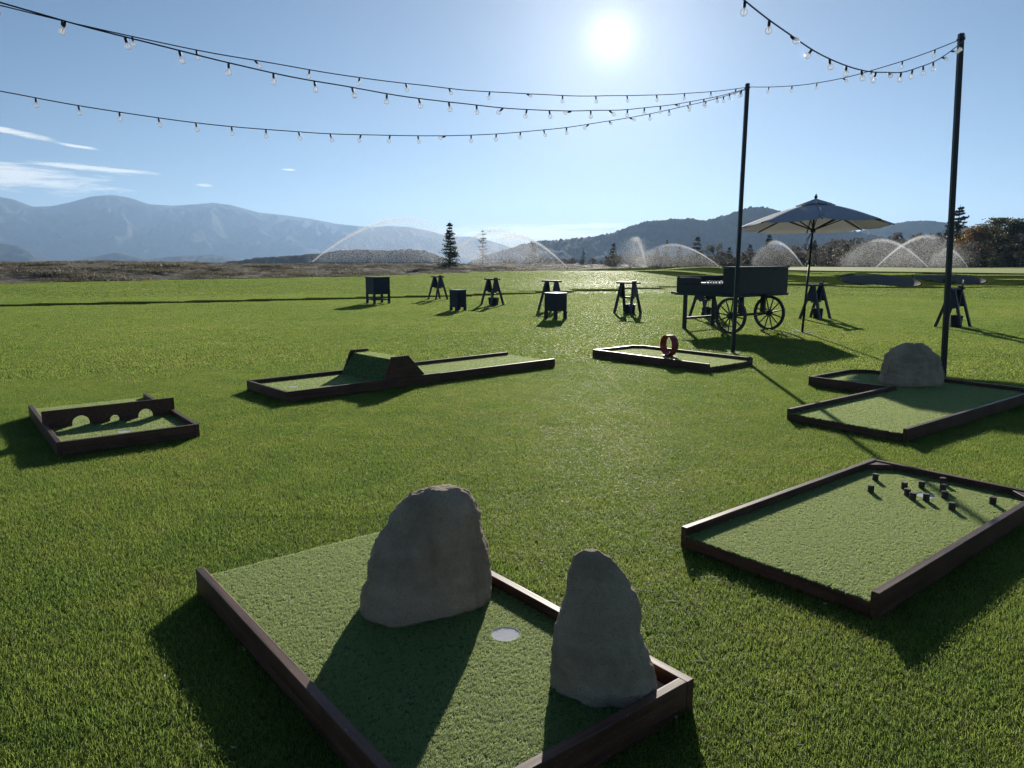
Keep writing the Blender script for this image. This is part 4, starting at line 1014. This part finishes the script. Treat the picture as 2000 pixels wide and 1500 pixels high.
head = MB().lathe([(.06, 0), (.06, .35), (.045, .40), (.045, .47)], 10).mesh('sprinkler_head', M['black_paint'])
SPR = [  # px, distance, direction deg (0 = to the right), mesh, scale, label
    (608, 112, 12, 0, 1.15, 'sprinkler throwing the tallest, widest arc, over the mountains'),
    (865, 112, 10, 1, 1.0, 'sprinkler spraying to the right from beside the dense spruce'),
    (1108, 118, 170, 1, 1.05, 'sprinkler spraying leftwards towards the sparse spruce'),
    (1262, 118, 100, 2, 1.0, 'sprinkler with a narrow plume seen almost end on'),
    (1405, 122, 172, 0, .62, 'low sprinkler arc left of the cart chest'),
    (1570, 124, 165, 2, .85, 'sprinkler behind the parasol pole'),
    (1712, 118, 8, 1, .92, 'sprinkler arcing right beyond the bunkers'),
    (1815, 120, 172, 1, .8, 'sprinkler arcing left beyond the bunkers, crossing its neighbour'),
    (1892, 120, 168, 2, .55, 'sprinkler just right of the nearer pole, before the trees')]
for px_, D, dr, k_, s_, lab in SPR:
    a_ = float(az_of(px_)); x, y = D * math.sin(a_), D * math.cos(a_); z = hz1(x, y)
    r = empty('sprinkler', (x, y, z - .02), R(dr), lab, 'sprinkler', 'sprinklers watering the far ground')
    link(bpy.data.objects.new('sprinkler_head', head), r)
    o = link(bpy.data.objects.new('water_spray', SP[k_]), r); o.location = (0, 0, .45); o.scale = (s_, s_, s_); tag(o, kind='stuff')

# ------------------------------------------------------------------ trees
def quad_leaves(c, d, s, g):
    """leaf quads at centres c, roughly facing random ways"""
    n_ = len(c); a = g.normal(size=(n_, 3)); a /= np.linalg.norm(a, axis=1)[:, None]
    a = a + d; a /= np.linalg.norm(a, axis=1)[:, None]
    b = np.cross(a, g.normal(size=(n_, 3))); b /= np.linalg.norm(b, axis=1)[:, None] + 1e-9
    s = np.asarray(s)[:, None]
    V_ = np.stack([c - a * s, c + b * s * .4, c + a * s, c - b * s * .4], 1)
    return V_.reshape(-1, 3), np.arange(n_)[:, None] * 4 + np.array([0, 1, 2, 3])
def conifer(seed, dens, width, m, n_=2600):
    g = np.random.default_rng(seed); hgt_ = 1.0
    tiers = int(17 * dens ** .3); C = []; D = []; S = []
    br = MB()
    for i in range(tiers):
        t = (i + g.uniform(-.3, .3)) / tiers; z = .06 + .92 * t
        L = width * (1 - t) ** .85 * g.uniform(.75, 1.15) + .015
        nb_ = int(6 + 5 * (1 - t)) if dens > .6 else int(4 + 3 * (1 - t))
        for k_ in range(nb_):
            a = g.uniform(0, 2 * math.pi); Lk = L * g.uniform(.65, 1.12); dz = g.uniform(-.12, .22) * Lk + .10 * Lk
            e = np.array([Lk * math.cos(a), Lk * math.sin(a), z + dz])
            br.tube([(0, 0, z), tuple(e)], [.006 * (1 - t) + .002, .001], 3, False)
            q = max(4, int(n_ / tiers / nb_)); s_ = g.random(q) ** .7
            c = np.array([0, 0, z])[None] * (1 - s_)[:, None] + e[None] * s_[:, None]
            c = c + g.normal(0, 1, (q, 3)) * np.array([.024, .024, .013]) * (.35 + (1 - t)); C.append(c)
            D.append(np.repeat([[math.cos(a) * 1.2, math.sin(a) * 1.2, -.25]], q, 0)); S.append(g.uniform(.010, .026, q) * (1 if dens > .6 else .85))
    v, f = quad_leaves(np.vstack(C), np.vstack(D), np.concatenate(S), g)
    tr = br.tube([(0, 0, -.02), (0, 0, .5), (0, 0, .985)], [.018, .010, .002], 7)
    return tr.mesh('trunk', M['bark']), np_mesh('crown', v, f, m, False)
def broadleaf(seed, wid, m, n_=2600, low=.12, leaf=(.018, .035), stems=5):
    g = np.random.default_rng(seed); tr = MB(); C = []
    tr.tube([(0, 0, -.02), (g.normal(0, .02), g.normal(0, .02), .32)], [.028, .018], 6)
    for k_ in range(stems * 3):
        a = g.uniform(0, 2 * math.pi); h = g.uniform(low + .15, .95); rr_ = wid * math.sqrt(max(.05, 1 - ((h - .5) / .5) ** 2)) * g.uniform(.3, .9)
        e = np.array([rr_ * math.cos(a), rr_ * math.sin(a), h]); m_ = np.array([e[0] * .35, e[1] * .35, .12 + .45 * h])
        tr.tube([(0, 0, g.uniform(.05, .3)), tuple(m_), tuple(e)], [.014, .008, .002], 4, False)
        q = n_ // (stems * 3); rad_ = g.uniform(.07, .15)
        c = e[None] + g.normal(0, 1, (q, 3)) * rad_ * np.array([1, 1, .8]) * g.random((q, 1)) ** .4; C.append(c)
    c = np.vstack(C); c[:, 2] = np.clip(c[:, 2], low * .4, 1.02)
    v, f = quad_leaves(c, np.zeros((1, 3)), g.uniform(*leaf, len(c)), g)
    return tr.mesh('trunk', M['bark']), np_mesh('crown', v, f, m, False)
TM = {'spruce': conifer(1, 1., .22, M['needles'], 4200), 'sparse': conifer(2, .4, .25, M['needles_olive'], 1500), 'fir': conifer(3, .8, .34, M['needles_olive'], 4200),
      'bigspruce': conifer(4, 1., .34, M['needles'], 6000), 'bushy': conifer(5, 1., .33, M['needles'], 3600),
      'orange': broadleaf(6, .42, M['autumn_leaves'], 3600), 'oak': broadleaf(7, .40, M['dull_leaves'], 3600), 'oak2': broadleaf(8, .45, M['dull_leaves'], 3600), 'grey': broadleaf(9, .5, M['scrub_twigs'], 2400)}
TREES = [  # px, top py, distance, kind, label
    (878, 429, 104, 'spruce', 'dense dark spruce, tallest tree before the mountains, between two sprinklers'),
    (943, 446, 146, 'sparse', 'thin see-through spruce inside the sprinkler mist'),
    (1040, 470, 168, 'fir', 'faint conifer behind the leftward sprinkler jet'),
    (1140, 483, 165, 'sparse', 'short conifer right of the leftward sprinkler'),
    (1199, 472, 165, 'fir', 'narrow conifer standing before the forested hill, left of the narrow plume'),
    (1303, 466, 172, 'sparse', 'thin conifer above the low sprinkler arc'),
    (1328, 478, 178, 'fir', 'small conifer just right of the thin one above the low arc'),
    (1363, 458, 150, 'fir', 'broad conifer directly behind the open cart tray'),
    (1400, 474, 165, 'grey', 'grey leafless tree right of the broad conifer'),
    (1465, 474, 158, 'fir', 'conifer close to the right of the slim pole'),
    (1503, 455, 150, 'bushy', 'full dark conifer under the left edge of the parasol'),
    (1592, 466, 165, 'spruce', 'conifer behind the parasol pole'),
    (1622, 480, 160, 'fir', 'conifer peeping right of the parasol pole'),
    (1655, 474, 165, 'fir', 'olive conifer in the scrub below the parasol edge'),
    (1876, 397, 150, 'bigspruce', 'large dark spruce rising behind the nearer pole'),
    (1835, 452, 152, 'bushy', 'dark conifer left of the large spruce'),
    (1905, 444, 140, 'orange', 'rusty orange tree beside the large spruce'),
    (1932, 440, 155, 'oak2', 'olive tree right of the rusty one'),
    (1941, 420, 165, 'sparse', 'thin bare-topped conifer poking above the right-hand trees'),
    (1962, 428, 150, 'oak', 'dark olive tree with rounded crown near the picture edge'),
    (1992, 430, 146, 'oak2', 'dark wide tree at the picture edge'),
    (2035, 424, 148, 'oak', 'tall olive tree cut by the picture edge'),
    (1897, 470, 128, 'grey', 'grey-green bushy tree right of the nearer pole'),
    (1946, 476, 128, 'fir', 'small dark conifer before the right-hand trees'),
    (1920, 484, 126, 'bushy', 'short conifer between two grey bushes'),
    (1975, 478, 130, 'oak2', 'low yellowish tree under the dark wide tree'),
    (1850, 484, 130, 'fir', 'short conifer just left of the nearer pole'),
    (1284, 482, 150, 'fir', 'small conifer right of the narrow sprinkler plume'),
    (1425, 480, 150, 'fir', 'small conifer just left of the slim pole'),
    (1540, 482, 148, 'spruce', 'small dark conifer left of the parasol pole, inside the mist'),
    (1690, 480, 148, 'fir', 'conifer below the right edge of the parasol'),
    (1756, 484, 150, 'spruce', 'small conifer behind the crossing sprinkler jets'),
    (1795, 478, 155, 'fir', 'conifer midway between the crossing jets and the nearer pole')]
for px_, py_, D, kind, lab in TREES:
    v = px_ray(px_, py_); k_ = D / math.hypot(v.x, v.y); x, y = v.x * k_, v.y * k_; zt = CAMH + v.z * k_; z0 = min(hz1(x, y), .3); h_ = zt - z0
    r = empty('tree', (x, y, z0), random.uniform(0, 6.28), lab, 'tree', 'trees along the far side of the fairway')
    tr, cr = TM[kind]
    for nm, me in (('trunk', tr), ('crown', cr)):
        o = link(bpy.data.objects.new(nm, me), r); o.scale = (h_, h_, h_)

# scrub: a grey-brown mass nobody could count
scr = [broadleaf(30 + i, .55, M['scrub_twigs' if i % 5 else 'brown_scrub'], 900, .05, (.03, .055), 3)[1] for i in range(5)]
scr_c = hidden_collection('scrub', scr)
def scrub(name, n_, px0, px1, d0, d1, h0, h1, slope=None):
    g = np.random.default_rng(len(name) + n_); px_ = g.uniform(px0, px1, n_); D = g.uniform(d0, d1, n_); a_ = az_of(px_)
    x, y = D * np.sin(a_), D * np.cos(a_); z = hgt(x, y)
    if slope is not None: z = np.maximum(z, slope(px_, D))
    s_ = g.uniform(h0, h1, n_)
    scatter_points(name, np.stack([x, y, z - .1], 1), g.uniform(0, 6.28, n_), np.stack([s_ * 1.1, s_ * 1.1, s_], 1), scr_c)
scrub('treeline_scrub', 300, 1410, 2060, 136, 172, 1.4, 3.3)
scrub('treeline_scrub', 90, 1180, 1420, 140, 190, 1.0, 2.8)
scrub('knoll_scrub', 50, 930, 1200, 160, 200, .8, 2.0)
def slope_z(px_, D):
    pa = np.array([1380, 1460, 1540, 1600, 1660, 1720, 1780, 1830, 1900, 2000, 2300]); te = tan_el(pa, [520, 512, 500, 487, 478, 474, 472, 470, 462, 458, 455])
    u = np.clip((D - 175) / 125., 0, 1); return -1 + (CAMH + np.interp(px_, pa, te) * 300 + 1) * u ** 1.25
scrub('slope_scrub', 420, 1520, 2080, 180, 298, 2.0, 4.2, slope_z)

# a scatter of dry leaf scraps lying in the grass
lf = MB(); rl = random.Random(12)
for _ in range(260):
    y = 1.6 + 22 * rl.random() ** 1.6; x = rl.uniform(-.72, .72) * y; a = rl.uniform(0, 6.28); s_ = rl.uniform(.006, .016); z = rl.uniform(.022, .030)
    c_, n_ = math.cos(a), math.sin(a); k_ = rl.uniform(.002, .008)
    lf.add([(x - c_ * s_, y - n_ * s_, z + k_), (x + n_ * s_ * .45, y - c_ * s_ * .45, z), (x + c_ * s_, y + n_ * s_, z + k_ * .7), (x - n_ * s_ * .45, y + c_ * s_ * .45, z + .001)], [(0, 1, 2), (0, 2, 3)])
foliage('dry_leaf', [(.25, .19, .10), (.38, .32, .20), (.5, .45, .33)], (.5, .42, .26), .4)
lfo = lf.build('fallen_leaves', M['dry_leaf']); tag(lfo, kind='stuff')

# ------------------------------------------------------------------ haze: even thin air round everything
HZ = MB().box((-9000, -3000, -140), (9000, 11500, 790)).mesh('haze')
m, n = material('haze_air'); pv = n.new('ShaderNodeVolumePrincipled')
pv.inputs['Color'].default_value = (.44, .67, 1.0, 1); pv.inputs['Density'].default_value = 1.0e-4; pv.inputs['Anisotropy'].default_value = .35
n.l.new(pv.outputs[0], n.out.inputs['Volume']); HZ.materials.append(m)
tag(link(bpy.data.objects.new('haze', HZ)), kind='stuff')
